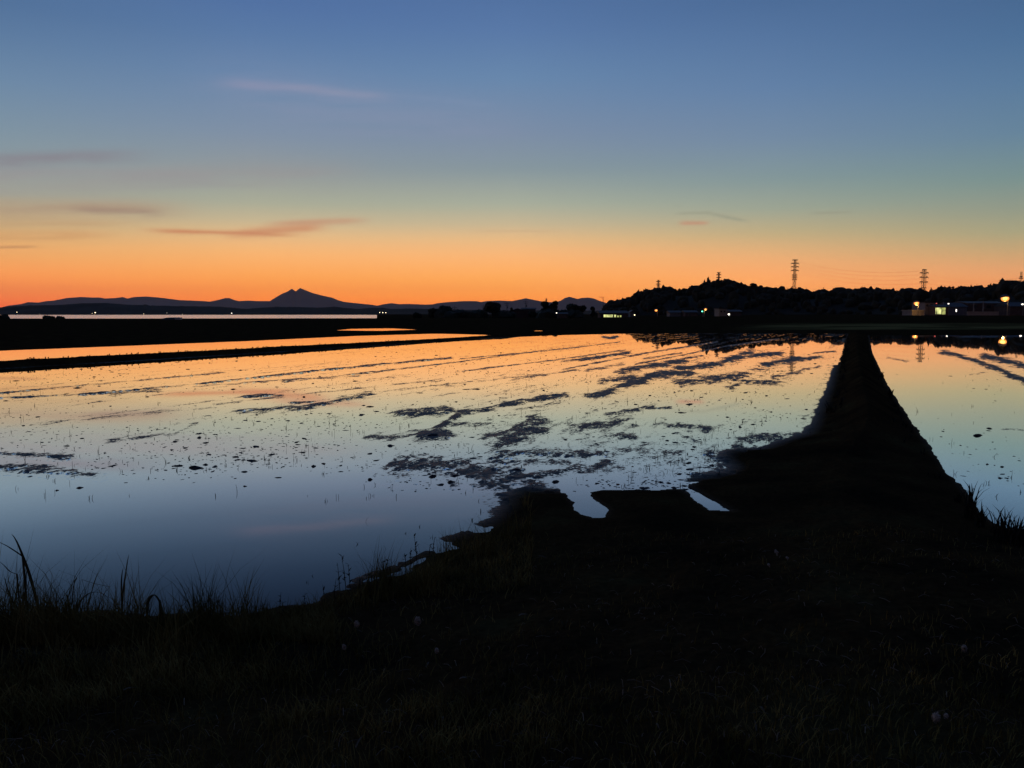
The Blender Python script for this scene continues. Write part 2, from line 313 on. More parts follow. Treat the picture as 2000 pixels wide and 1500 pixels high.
def height(x, y, with_mud=True):
    x = np.asarray(x, float); y = np.asarray(y, float)
    h = np.zeros(x.shape)
    wob = (fbm(x * 1.3, y * 1.3, 4, 3) - .5) * (.30 - .12 * sstep(16, 30, y)) + (fbm(x * 5, y * 5, 3, 8) - .5) * (.26 - .18 * sstep(9, 20, y))
    if True:
        pxw, pyw = to_pix(x, np.maximum(y, 1.5), 0.0)
        wob = wob * (1 - .58 * sstep(1060, 1100, pxw) * sstep(1460, 1420, pxw) * sstep(938, 952, pyw) * sstep(1040, 1015, pyw))
    near = (y < 260) & (y > -30)
    d = np.full(x.shape, 60.0); dm = np.full(x.shape, 60.0)
    xs, ys = x[near], y[near]
    dd = [sdf(p, xs, ys) for p in POLYS]
    wb = wob[near]; d[near] = np.minimum.reduce([q_ + wb * k_ for q_, k_ in zip(dd, (1, .3, .6, 1, 1))]); dm[near] = dd[0]
    u = x * U[0] + y * U[1]; v = x * V[0] + y * V[1]
    px = np.full(x.shape, -9e3); py = np.full(x.shape, -9e3)
    ok = y > 1.5
    px[ok], py[ok] = to_pix(x[ok], y[ok], 0.0)
    # land: gentle by the camera, steeper levees further off
    W = 2.4 - 1.5 * sstep(8, 15, y)
    lumps = (fbm(x * .9, y * .9, 4, 11) - .5) * .12 + (fbm(x * 7, y * 7, 3, 12) - .5) * .05
    # the bank by the camera starts as a low mud shelf; the levee and the fields beyond lie low
    nearb = sstep(13, 9, y); lev = sstep(16, 22, y) * sstep(1250, 1000, px)
    land = (.40 * sstep(0, 1, d / W)) * (1 - nearb) + nearb * (.08 * sstep(0, .8, d) + .32 * sstep(.6, 3.4, d))
    land = land * (1 - lev) + lev * (.23 * sstep(0, 1, d / 1.0))
    beyond = np.maximum(sstep(0, 1.5, y - 1.09 * 30 - (x + 20) * 2.28) * (px < 1000) * (y > 28), sstep(65, 68, y) * (px < 1640) + sstep(65, 68, y) * (px > 1704))
    beyond = np.clip(np.maximum(beyond, sstep(64, 82, y) * (px > 1600)), 0, 1)
    land = land * (1 - beyond) + beyond * (.05 * sstep(0, 1.2, d) + .22 * sstep(4, 30, d))
    land = land + lumps * sstep(.1, 1.2, d) * (1 - .6 * beyond) * (1 - .5 * lev)
    cornermud = np.exp(-(((px - 1480) / 130) ** 2 + ((py - 925) / 60) ** 2)) * (y < 20)
    land = land * (1 - .75 * cornermud) + cornermud * (.03 + .05 * (fbm(x * 3, y * 9, 4, 21) - .35))
    land = land + .62 * sstep(84, 112, y) * sstep(1300, 1560, px) * sstep(2, 8, d) + .5 * sstep(180, 230, y) * sstep(1100, 1300, px)
    land = land - .10 * sstep(700, 200, px) * sstep(60, 110, y) * sstep(2, 6, d)
    h = np.where(d > 0, land, 0)
    # paddy bed
    bed = -.035 - .07 * sstep(0, 1.6, -d) * sstep(9.5, 7.0, y) - .012
    if with_mud:
        fur = np.abs(((v / FUR) % 1.0) - .5) * 2
        rows = fbm(u * .12, v * 1.6, 3, 31)
        lines = fbm(u * .16, v * 2.3, 3, 35)
        bed = np.minimum(bed * 0 - .006, 0)
        mud = np.zeros(x.shape); sel = (d < .6) & (y < 110) & ok
        pxs, pys = px[sel], py[sel]; m = np.zeros(pxs.shape)
        wx = (fbm(x[sel] * 2.1, y[sel] * .9, 4, 51) - .5) + .9 * (fbm(x[sel] * 13, y[sel] * 8, 3, 52) - .5) * (y[sel] < 11)
        for pts, th, st in MUD:
            th = th * 1.35; st = st * 1.12
            x0, x1 = min(p[0] for p in pts) - 60, max(p[0] for p in pts) + 60
            y0, y1 = min(p[1] for p in pts) - th * 4 - 4, max(p[1] for p in pts) + th * 4 + 4
            k = (pxs > x0) & (pxs < x1) & (pys > y0) & (pys < y1)
            if not k.any(): continue
            qx, qy = pxs[k], pys[k]; best = np.full(qx.shape, 1e9)
            for (ax, ay), (bx, by) in zip(pts[:-1], pts[1:]):
                ex, ey = bx - ax, by - ay; t = np.clip(((qx - ax) * ex + (qy - ay) * ey) / (ex * ex + ey * ey), 0, 1)
                ddx = (qx - ax - t * ex) * .42; ddy = qy - ay - t * ey
                best = np.minimum(best, np.hypot(ddx, ddy))
            g = st * np.exp(-np.maximum(best / th + wx[k] * 1.6, 0) ** 2)
            m[k] = np.maximum(m[k], g)
        mud[sel] = m
        rg = sstep(14, 30, y) * sstep(1000, 1350, px)
        mud = np.maximum(mud, np.maximum(.62 * sstep(.56, .74, rows) * rg, .5 * sstep(.56, .72, lines) * sstep(10, 16, y) * sstep(99, 80, y)) * (py < 940) * (1 - .8 * sstep(1690, 1710, px)) * (dm < .2))
        mud = np.maximum(mud, .55 * np.exp(-(((px - 1300) / 230) ** 2 + ((py - 895) / 55) ** 2)))
        mud = np.maximum(mud, .5 * np.exp(-((d + .1) / .35) ** 2) * sstep(800, 1000, px) * (px < 1690) * (y < 30) * sstep(945, 930, py))
        mud = mud * (1 - sstep(1085, 1098, px) * sstep(1448, 1432, px) * sstep(925, 945, py))
        flat = .004 + (fbm(u * 5, v * 9, 3, 43) - .45) * .03 * sstep(.5, 1., mud) + .018 * sstep(.75, 1.25, mud) * (1 + sstep(900, 870, px) * sstep(12, 18, y))
        bed = bed + (np.maximum(flat, .004) - bed) * sstep(.04, .10, mud)
        global LASTMUD
        LASTMUD = np.where(d < .5, mud, 0)
    h = np.where(d > 0, np.maximum(land, np.where(d < .5, bed * (1 - d / .5), -9)), bed * sstep(-.02, .25, -d) + 0.0 * land)
    # the lake basin on the left
    lk = sstep(760, 700, px) * sstep(282, 300, y) * sstep(1500, 1300, y)
    lk2 = sstep(-30, 20, px)
    h = np.where(y > 240, h - 2.2 * lk, h)
    h = np.where(y > 1300, np.maximum(h, .3), h)
    return h
def h1(x, y): return float(height(np.array([x]), np.array([y]))[0])

# ------------------------------------------------------------------ ground mesh
def rows():
    out = list(np.linspace(-400, -12, 20)) + list(np.linspace(-11, 1.0, 24))
    py = np.linspace(1620, 762, 640); out += [HC * F / (p - HOR) for p in py]; out += list(np.arange(20.3, 106, .27))
    last = out[-1]
    out += [last * (30000 / last) ** (k / 160) for k in range(1, 161)]
    return np.array(sorted(out))
ry = rows(); tx = np.concatenate([np.linspace(-1.9, -.78, 90), np.linspace(-.775, .775, 1050), np.linspace(.78, 1.9, 90)])
YY, TT = np.meshgrid(ry, tx, indexing='ij'); XX = TT * np.sqrt(YY ** 2 + 2.25)
ZZ = height(XX.ravel(), YY.ravel()); MUDM = LASTMUD
nr, nc = YY.shape
co = np.stack([XX.ravel(), YY.ravel(), ZZ], 1).astype(np.float32)
idx = np.arange(nr * nc).reshape(nr, nc)
q = np.stack([idx[:-1, :-1], idx[:-1, 1:], idx[1:, 1:], idx[1:, :-1]], -1).reshape(-1, 4)
me = bpy.data.meshes.new('ground')
me.vertices.add(len(co)); me.vertices.foreach_set('co', co.ravel())
me.loops.add(q.size); me.loops.foreach_set('vertex_index', q.ravel().astype(np.int32))
me.polygons.add(len(q)); me.polygons.foreach_set('loop_start', np.arange(0, q.size, 4, dtype=np.int32)); me.polygons.foreach_set('loop_total', np.full(len(q), 4, np.int32))
me.polygons.foreach_set('use_smooth', np.ones(len(q), bool))
me.update(calc_edges=True); me.validate()
# what grows where: a strip of paler grass on the bank beyond the paddies
PXg, PYg = np.full(len(co), -9e3), np.full(len(co), -9e3); okk = co[:, 1] > 1.5
PXg[okk], PYg[okk] = to_pix(co[okk, 0], co[okk, 1], co[okk, 2])
pale = (.35 + 1.1 * sstep(.35, .7, fbm(co[:, 0] * .12, co[:, 1] * .35, 4, 77))) * sstep(85, 91, co[:, 1]) * sstep(104, 99, co[:, 1]) * sstep(1400, 1600, PXg)
wt_ = np.zeros(len(co)); k_ = (co[:, 1] > 1.5) & (co[:, 1] < 112)
wt_[k_] = sstep(.10, -.25, np.minimum.reduce([sdf(p, co[k_, 0], co[k_, 1]) for p in POLYS]))
at = me.attributes.new('wet', 'FLOAT', 'POINT'); at.data.foreach_set('value', wt_.astype(np.float32))
at = me.attributes.new('mud', 'FLOAT', 'POINT'); at.data.foreach_set('value', MUDM.astype(np.float32))
at = me.attributes.new('pale_grass', 'FLOAT', 'POINT'); at.data.foreach_set('value', pale.astype(np.float32))
gm = bpy.data.materials.new('soil_and_grass'); gm.use_nodes = True; g = gm.node_tree; b = g.nodes['Principled BSDF']
def gn_(t): return g.nodes.new('ShaderNode' + t)
geo = gn_('NewGeometry'); sep = gn_('SeparateXYZ'); g.links.new(geo.outputs['Position'], sep.inputs[0])
n1 = gn_('TexNoise'); n1.inputs['Scale'].default_value = 1.1; n1.inputs['Detail'].default_value = 8; g.links.new(geo.outputs['Position'], n1.inputs['Vector'])
n2 = gn_('TexNoise'); n2.inputs['Scale'].default_value = 22; n2.inputs['Detail'].default_value = 6; g.links.new(geo.outputs['Position'], n2.inputs['Vector'])
r1 = gn_('ValToRGB'); e = r1.color_ramp.elements; e[0].position = .35; e[0].color = (.017, .014, .008, 1); e[1].position = .7; e[1].color = (.046, .040, .017, 1)
x_ = e.new(.55); x_.color = (.038, .026, .012, 1); g.links.new(n1.outputs['Fac'], r1.inputs[0])
mxx = gn_('Mix'); mxx.data_type = 'RGBA'; mxx.blend_type = 'MULTIPLY'; mxx.inputs[0].default_value = .7
r2 = gn_('ValToRGB'); r2.color_ramp.elements[0].position = .3; r2.color_ramp.elements[0].color = (.4, .4, .4, 1); r2.color_ramp.elements[1].color = (1.7, 1.6, 1.5, 1); g.links.new(n2.outputs['Fac'], r2.inputs[0])
g.links.new(r1.outputs[0], mxx.inputs[6]); g.links.new(r2.outputs[0], mxx.inputs[7])
pa = gn_('Attribute'); pa.attribute_name = 'pale_grass'
mx2 = gn_('Mix'); mx2.data_type = 'RGBA'; mx2.inputs[7].default_value = (.15, .13, .045, 1)
g.links.new(pa.outputs['Fac'], mx2.inputs[0]); g.links.new(mxx.outputs[2], mx2.inputs[6])
wa = gn_('Attribute'); wa.attribute_name = 'wet'
wet = gn_('MapRange'); g.links.new(wa.outputs['Fac'], wet.inputs[0]); wet.inputs[3].default_value = .9; wet.inputs[4].default_value = .45
wn = gn_('Math'); wn.operation = 'MULTIPLY_ADD'; g.links.new(n2.outputs['Fac'], wn.inputs[0]); wn.inputs[1].default_value = .25; g.links.new(wet.outputs[0], wn.inputs[2])
g.links.new(wn.outputs[0], b.inputs['Roughness']); mx3 = gn_('Mix'); mx3.data_type = 'RGBA'; mx3.inputs[7].default_value = (.018, .015, .012, 1); g.links.new(wa.outputs['Fac'], mx3.inputs[0]); g.links.new(mx2.outputs[2], mx3.inputs[6]); g.links.new(mx3.outputs[2], b.inputs['Base Color'])
sp2 = gn_('MapRange'); g.links.new(wa.outputs['Fac'], sp2.inputs[0]); sp2.inputs[3].default_value = 0; sp2.inputs[4].default_value = .32
g.links.new(sp2.outputs[0], b.inputs['Specular IOR Level'])
bp = gn_('Bump'); bp.inputs['Strength'].default_value = .6; bp.inputs['Distance'].default_value = .03; g.links.new(n2.outputs['Fac'], bp.inputs['Height']); g.links.new(bp.outputs[0], b.inputs['Normal'])
def film_nodes(n, rough, lo, mid):
    """how much the muddy water mirrors, from steep to grazing"""
    lw = n.nodes.new('ShaderNodeLayerWeight'); lw.inputs['Blend'].default_value = .5
    cr = n.nodes.new('ShaderNodeValToRGB'); el = cr.color_ramp.elements
    el[0].position = .55; el[0].color = (lo, lo, lo, 1); el[1].position = .95; el[1].color = (1, 1, 1, 1)
    for p, v in mid: q_ = el.new(p); q_.color = (v, v, v, 1)
    gl = n.nodes.new('ShaderNodeBsdfGlossy'); gl.inputs['Roughness'].default_value = rough; gl.inputs['Color'].default_value = (1, 1, 1, 1)
    df = n.nodes.new('ShaderNodeBsdfDiffuse'); df.inputs['Color'].default_value = (.012, .010, .009, 1)
    mx = n.nodes.new('ShaderNodeMixShader')
    up = n.nodes.new('ShaderNodeCombineXYZ'); up.inputs[2].default_value = 1   # still water lies level
    n.links.new(up.outputs[0], lw.inputs['Normal']); n.links.new(up.outputs[0], gl.inputs['Normal'])
    n.links.new(lw.outputs['Facing'], cr.inputs[0]); n.links.new(cr.outputs[0], mx.inputs[0])
    n.links.new(df.outputs[0], mx.inputs[1]); n.links.new(gl.outputs[0], mx.inputs[2]); return mx.outputs[0]
# facing f = 1 - cos(incidence): 18 deg above the surface -> .69, 11 deg -> .81
FILM = [(.64, .075), (.654, .10), (.689, .18), (.724, .29), (.761, .48), (.787, .71), (.811, .92), (.84, .97)]
fl = film_nodes(g, .016, .05, FILM)
mp = gn_('Mapping'); mp.inputs['Rotation'].default_value = (0, 0, UA); g.links.new(geo.outputs['Position'], mp.inputs[0])
vm = gn_('VectorMath'); vm.operation = 'MULTIPLY'; vm.inputs[1].default_value = (5.5, 1.8, 0); g.links.new(mp.outputs[0], vm.inputs[0])
nA = gn_('TexNoise'); nA.inputs['Scale'].default_value = 1; nA.inputs['Detail'].default_value = 5; nA.inputs['Roughness'].default_value = .62; g.links.new(vm.outputs[0], nA.inputs['Vector'])
nB = gn_('TexNoise'); nB.inputs['Scale'].default_value = 19; nB.inputs['Detail'].default_value = 5; nB.inputs['Roughness'].default_value = .65; g.links.new(geo.outputs['Position'], nB.inputs['Vector'])
ma = gn_('Attribute'); ma.attribute_name = 'mud'
def gm_(op, a_, b_, c_=None):
    n = gn_('Math'); n.operation = op
    for i, q_ in enumerate((a_, b_, c_)):
        if q_ is None: continue
        if isinstance(q_, (int, float)): n.inputs[i].default_value = q_
        else: g.links.new(q_, n.inputs[i])
    return n.outputs[0]
vv = gm_('MULTIPLY_ADD', ma.outputs['Fac'], 1.30, -.74 - 2.0 - 1.7)
vv = gm_('MULTIPLY_ADD', nA.outputs['Fac'], 4.0, vv); vv = gm_('MULTIPLY_ADD', nB.outputs['Fac'], 3.4, vv)
land_ = gm_('MULTIPLY', gm_('SUBTRACT', 1.0, wa.outputs['Fac']), 6.0)
mf = gn_('MapRange'); mf.interpolation_type = 'SMOOTHSTEP'; mf.inputs[1].default_value = 0; mf.inputs[2].default_value = .5; g.links.new(gm_('ADD', vv, land_), mf.inputs[0])
mxs = gn_('MixShader'); g.links.new(mf.outputs[0], mxs.inputs[0]); g.links.new(fl, mxs.inputs[1]); g.links.new(b.outputs[0], mxs.inputs[2])
g.links.new(mxs.outputs[0], g.nodes['Material Output'].inputs['Surface'])
me.materials.append(gm)
ground = bpy.data.objects.new('ground', me); C.objects.link(ground); tag(ground, kind='structure')

# ------------------------------------------------------------------ water
def water_mat(name, rough, lo, mid):
    m = bpy.data.materials.new(name); m.use_nodes = True; n = m.node_tree; n.nodes.remove(n.nodes['Principled BSDF'])
    n.links.new(film_nodes(n, rough, lo, mid), n.nodes['Material Output'].inputs['Surface']); return m
wm = water_mat('paddy_water', .016, .05, FILM)
lm = water_mat('lake_water', .20, .06, [(.7, .3), (.9, .95)])
o = mesh_obj('paddy_water', [(-160, 1.5, 0), (230, 1.5, 0), (230, 112, 0), (-160, 112, 0)], [(0, 1, 2, 3)], wm); tag(o, kind='structure')
o = mesh_obj('lake', [(-2600, 286, -.5), (-60, 286, -.5), (-60, 900, -.5), (-260, 1330, -.5), (-2600, 1330, -.5)], [(0, 1, 2, 3, 4)], lm); tag(o, kind='structure')

# ------------------------------------------------------------------ mountains and hills
def ridge_fn(pts):
    xs = [p[0] for p in pts]; ys = [p[1] for p in pts]
    return lambda px: np.interp(px, xs, ys)
MT = [(-900,616),(-300,611),(-100,606),(0,601),(15,597),(40,594),(55,590),(75,591),(90,588),(105,587),(130,582),(158,580),(180,581),(195,581),(205,583),(225,582),(240,580),(248,583),(262,580),(285,579),(310,581),(335,584),(350,586),(375,587),(395,588),(410,589),(425,586),(440,582),(448,582),(458,586),(466,588),(485,587),(500,588),(515,588),(527,588),(535,583),(550,574),(562,569),(570,564),(577.5,569),(586,562.5),(595,566),(610,572),(625,576),(640,579.5),(648,581),(660,586),(672,589.5),(685,591),(705,593),(725,595),(737,597),(750,594),(765,592),(780,594),(800,593.5),(830,595),(845,594.5),(855,592),(875,590),(905,588),(930,588),(940,590),(950,588),(975,587),(1000,588),(1010,586),(1027,582.5),(1040,585),(1055,588),(1070,590),(1085,590),(1095,587),(1103,582),(1112,579.5),(1122,582),(1128,584),(1135,582),(1150,581),(1160,583),(1170,587),(1185,592),(1240,598),(1400,604),(2300,610)]
FH = [(-900,603),(-200,601),(0,600.5),(30,598),(60,596.5),(110,596),(160,592.5),(205,591.8),(235,594),(255,595.5),(278,596),(284,594.5),(292,597),(330,597.5),(380,598.5),(430,599),(480,603.5),(510,601),(540,599.5),(590,600),(625,601),(650,599),(670,601),(700,603.5),(720,601.5),(745,601),(765,603.5),(800,602.5),(850,604),(900,605),(1000,606),(1200,607),(2300,608)]
def ridge_mesh(name, pts, D, front, back, m, noise_amp, step, npx, zbase=-3, canopy=0.0):
    rf = ridge_fn(pts); px = np.arange(-880, 2290, step); vs = []; prof = npx
    ys = rf(px) + (np.array([mnoise.fractal(Vector((p * .06, 3.1, D * .01)), 1, 2, 5) for p in px])) * noise_amp
    if canopy: ys = ys - canopy * np.array([abs(mnoise.noise(Vector((p * .35, 0, 1)))) + .5 * abs(mnoise.noise(Vector((p * .9, 2, 1)))) for p in px])
    for j in range(2 * prof + 1):
        s = (j - prof) / prof
        for p, yy in zip(px, ys):
            r = at_d(p, yy, D); f = (1 - abs(s)) ** 1.15
            dd = D + (front if s < 0 else back) * s
            rough = mnoise.fractal(Vector((p * .02, s * 3.1, D * .01)), 1, 2, 5) * .14 * (1 - abs(s)) * abs(s) * 3
            vs.append((r.x * dd / D, dd, zbase + (r.z - zbase) * max(0, f + rough)))
    n = len(px); fs = [(j * n + i, j * n + i + 1, (j + 1) * n + i + 1, (j + 1) * n + i) for j in range(2 * prof) for i in range(n - 1)]
    o = mesh_obj(name, vs, fs, m, smooth=True); tag(o, kind='structure'); return o
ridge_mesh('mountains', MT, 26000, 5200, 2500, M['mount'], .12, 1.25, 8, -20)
ridge_mesh('hills', FH, 1700, 260, 260, M['farhill'], .4, 1.2, 6, -2, canopy=1.1)

NH = [(1100,613),(1160,611),(1172,604),(1180,598),(1185,593),(1195,589),(1205,587),(1222,585),(1232,579),(1240,574),(1247,569),(1255,567.5),(1262,566),(1275,565),(1297,563.5),(1320,565.5),(1335,567),(1345,564.5),(1355,561),(1365,556),(1375,552),(1400,547.5),(1415,547),(1430,549),(1440,551),(1450,557),(1465,558.5),(1480,559),(1500,565),(1515,564.5),(1540,566),(1560,569),(1580,569.5),(1600,567.5),(1640,563.5),(1665,564.5),(1690,564.5),(1700,565),(1730,567),(1740,570),(1755,567),(1775,566),(1790,568),(1805,572),(1820,571),(1835,567),(1850,565.5),(1870,564),(1890,563),(1905,562),(1915,565),(1930,562.5),(1945,558),(1952,553.5),(1965,551.5),(1985,548.5),(2010,547),(2100,543),(2300,548),(2700,575),(3000,605)]
nh = ridge_fn(NH); CAN = 5.0
def ridge_d(px): return np.interp(px, [1100, 1250, 1450, 1700, 1800, 1950, 2300], [640, 600, 560, 520, 450, 390, 360])
def hill_z(x, y):
    px = 1000 + F * x / y; D = ridge_d(px); zr = (HOR - nh(px)) * D / F + HC - CAN
    s = (y - D) / np.where(y < D, 120.0, 300.0)
    return np.where(np.abs(s) < 1, .2 + np.maximum(zr - .2, -.4) * np.maximum(0, 1 - s * s) ** 1.1, -.5)
hp = np.arange(1100, 2990, 6.0); hs = np.linspace(-1, 1, 33); vs = []
for s in hs:
    for p in hp:
        D = float(ridge_d(p)); y = D + s * (120 if s < 0 else 300); x = (p - 1000) / F * y
        vs.append((x, y, float(hill_z(x, y))))
n = len(hp)
o = mesh_obj('hill', vs, [(j * n + i, j * n + i + 1, (j + 1) * n + i + 1, (j + 1) * n + i) for j in range(len(hs) - 1) for i in range(n - 1)], M['hillsoil'], smooth=True); tag(o, kind='structure')

ICO = None
def ico():
    global ICO
    if ICO is None:
        import bmesh
        bm = bmesh.new(); bmesh.ops.create_icosphere(bm, subdivisions=2, radius=1)
        ICO = ([v.co.copy() for v in bm.verts], [tuple(v.index for v in f.verts) for f in bm.faces]); bm.free()
    return ICO
def leaf_quads(mb, c, r, n, size, rnd):
    """leaf sprays scattered through the outer part of an ellipsoid"""
    for _ in range(n):
        v = Vector((rnd.gauss(0, 1), rnd.gauss(0, 1), rnd.gauss(0, 1))).normalized() * (rnd.random() ** .33) * 1.08
        p = Vector((c[0] + v.x * r[0], c[1] + v.y * r[1], c[2] + v.z * r[2]))
        a = Vector((rnd.gauss(0, 1), rnd.gauss(0, 1), rnd.gauss(0, 1))).normalized(); bb = a.cross(Vector((rnd.gauss(0, 1), rnd.gauss(0, 1), rnd.gauss(0, 1)))).normalized()
        s = size * rnd.uniform(.6, 1.4)
        mb.add([p - a * s, p + bb * s * .5, p + a * s, p - bb * s * .5], [(0, 1, 2, 3)])
def crown_blob(mb, c, r, rnd, amp=.34, leaves=30, lsize=.5):
    vs, fs = ico(); off = Vector((rnd.uniform(0, 99), rnd.uniform(0, 99), rnd.uniform(0, 99))); out = []
    for v in vs:
        k = 1 + amp * mnoise.fractal(v * 1.7 + off, 1, 2, 3)
        out.append((c[0] + v.x * r[0] * k, c[1] + v.y * r[1] * k, c[2] + v.z * r[2] * k))
    mb.add(out, fs); leaf_quads(mb, c, [q_ * 1.08 for q_ in r], leaves, lsize, rnd)
rnd = random.Random(11); mb = MB()
for i in range(1500):
    p = rnd.uniform(1150, 2450); D = float(ridge_d(p)); s = rnd.uniform(-.98, .35) if rnd.random() < .6 else rnd.gauss(0, .07)
    y = D + s * (120 if s < 0 else 300); x = (p - 1000) / F * y; z = float(hill_z(x, y))
    if z < -.1: continue
    k = rnd.uniform(.7, 1.15) * min(1, .45 + z / 12)
    top = CAN * k * rnd.uniform(.8, 1.2)
    if rnd.random() < .25: crown_blob(mb, (x, y, z + top * .45), (1.5 * k, 1.5 * k, top * .72), rnd, .25, 16, .5)
    else: crown_blob(mb, (x, y, z + top * .35), (rnd.uniform(2.4, 4) * k, 3.2 * k, top * .65), rnd, .3, 22, .55)
o = mb.build('woodland', M['wood']); tag(o, 'dark wooded hillside of broadleaf and conifer crowns against the sunset', 'woodland', kind='stuff')

def tree(name, label, x, y, z, h, w_, rnd, group=None, conifer=False, blobs=7, leaves=420, trunk_vis=.25, mat_='leaf'):
    t = thing(name, label, 'tree', (x, y, z), rnd.uniform(0, 6), group)
    tb = MB(); r0 = max(.12, h * .025); tb.tube([(0, 0, -.5), (.02 * h, 0, h * .3), (0, .02 * h, h * .62), (0, 0, h * .85)], [r0 * 1.3, r0, r0 * .6, r0 * .2])
    for k in range(5):
        a = rnd.uniform(0, 6.28); zz = h * rnd.uniform(.25, .55); tb.tube([(0, 0, zz), (math.cos(a) * w_ * .2, math.sin(a) * w_ * .2, zz + h * .1), (math.cos(a) * w_ * .38, math.sin(a) * w_ * .38, zz + h * .2)], [r0 * .5, r0 * .3, r0 * .12], 5)
    tb.build('trunk', M['bark'], t)
    cb = MB()
    if conifer:
        for k in range(8):
            f = k / 7; rr = w_ * .5 * (1 - f) ** .8 + .15
            crown_blob(cb, (rnd.uniform(-.1, .1) * w_, rnd.uniform(-.1, .1) * w_, h * (.2 + .75 * f)), (rr, rr, h * .11), rnd, .45, leaves // 9, .35)
    else:
        for k in range(blobs):
            a = rnd.uniform(0, 6.28); f = rnd.random(); rr = w_ * rnd.uniform(.2, .31)
            e_ = w_ * .5 - rr
            zc = h * (trunk_vis + .1) + (h * (1 - trunk_vis - .1) - rr * .8) * f
            sc = math.sqrt(max(.1, 1 - (f - .35) ** 2 * 1.6))
            crown_blob(cb, (math.cos(a) * e_ * sc, math.sin(a) * e_ * sc, zc), (rr, rr, rr * .8), rnd, .4, leaves // blobs, .3)
    cb.build('crown', M[mat_], t); return t
rt = random.Random(5)
# trees that stand up from the ridge of the hill
for px_, top, wpx, con, lab in [
    (1384,541,12,True,'tall dark conifer standing highest on the wooded hill crest'),
    (1376,547,9,True,'slim conifer just beside the tallest crest conifer'),
    (1247,566,7,True,'pointed conifer on the steep end of the wooded hill'),
    (1261,564,5,True,'thin spired tree on the hill shoulder before the small pylon'),
    (1205,584.5,5,True,'small spire tree low on the tail of the wooded hill'),
    (1471,552,12,False,'round topped tree with wispy crown right of the hill crest'),
    (1457,556,10,False,'gappy tree where the hill crest drops'),
    (1484,556,11,False,'spreading tree with open branches beyond the round topped one'),
    (1492,561,7,False,'last small tree of the open clump by the tall pylon'),
    (1563,567,5,False,'low tree at the right foot of the tallest pylon'),
    (1818,562,8,True,'dark pointed tree beside the second pylon'),
    (1852,555,9,False,'taller of two bushy trees above the lit yellow window'),
    (1863,556,8,False,'shorter of two bushy trees above the lit yellow window'),
    (1882,558,9,False,'domed tree between the twin bushy trees and the saddle'),
    (1897,557,7,True,'pointed tree at the edge of the saddle in the hill')]:
    D = float(ridge_d(px_)) - 4; P = at_d(px_, top, D); z = float(hill_z(P.x, D)); sc = D / F
    tree('conifer' if con else 'tree', lab, P.x, D, z, max(3, P.z - z), wpx * sc * 1.15, rt, 'trees on the ridge of the wooded hill', con, 6, 200, .3, 'wood')
# trees on the plain in front of the mountains
for px_, top, wpx, lab, bl in [
    (962,587,34,'big round dense tree standing alone against the mountain range',9),
    (868,596,32,'dome shaped dark tree with a long low left flank',8), (846,602,26,'low bush tree leaning on the dome shaped tree',5), (815,609,18,'small rounded bush at the end of the lake strip',4),
    (1066,589,22,'left half of the wide leafy pair of trees beside the roofs',7), (1085,588,26,'right half of the wide leafy pair of trees beside the roofs',7),
    (1116,590,26,'open crowned tree with ragged top in front of the twin low peaks',6), (1135,595,22,'loose bushy tree right of the open crowned tree',5),
    (1158,598.5,12,'small round tree beside the lit shed',4), (905,605,40,'low dark hedge like tree between dome tree and big round tree',6), (1040,604,22,'low bush behind the block roofed house',4),
    (925,607,60,'low scrub strip left of the big round tree',7),(985,608,46,'low scrub strip at the foot of the big round tree',6),(1064,606,70,'dark scrub at the foot of the leafy pair',8),(1118,606,60,'scrub joining the open crowned tree to the loose bushy tree',7),(880,609,70,'long low scrub under the dome shaped tree',7),
    (1000,600,6,'narrow upright shrub left of the gabled roof',3)]:
    D = 285; P = at_d(px_, top, D); z = h1(P.x, D); tree('tree', lab, P.x, D, z, P.z - z, wpx * D / F, rt, 'trees on the plain', False, bl, 1300, .12)
for px_, top, wpx, D, lab in [(95,613.5,22,292,'bush with a trailing flank on the lake shore'), (6,612,30,290,'low clump of shrubs covering the end of the lake'), (118,617,20,291,'flat shrub beside the trailing lake shore bush')]:
    P = at_d(px_, top, D); tree('shrub', lab, P.x, D, h1(P.x, D - 4), max(.8, P.z - h1(P.x, D - 4)), wpx * D / F, rt, 'shrubs on the lake shore', False, 4, 300, .02)

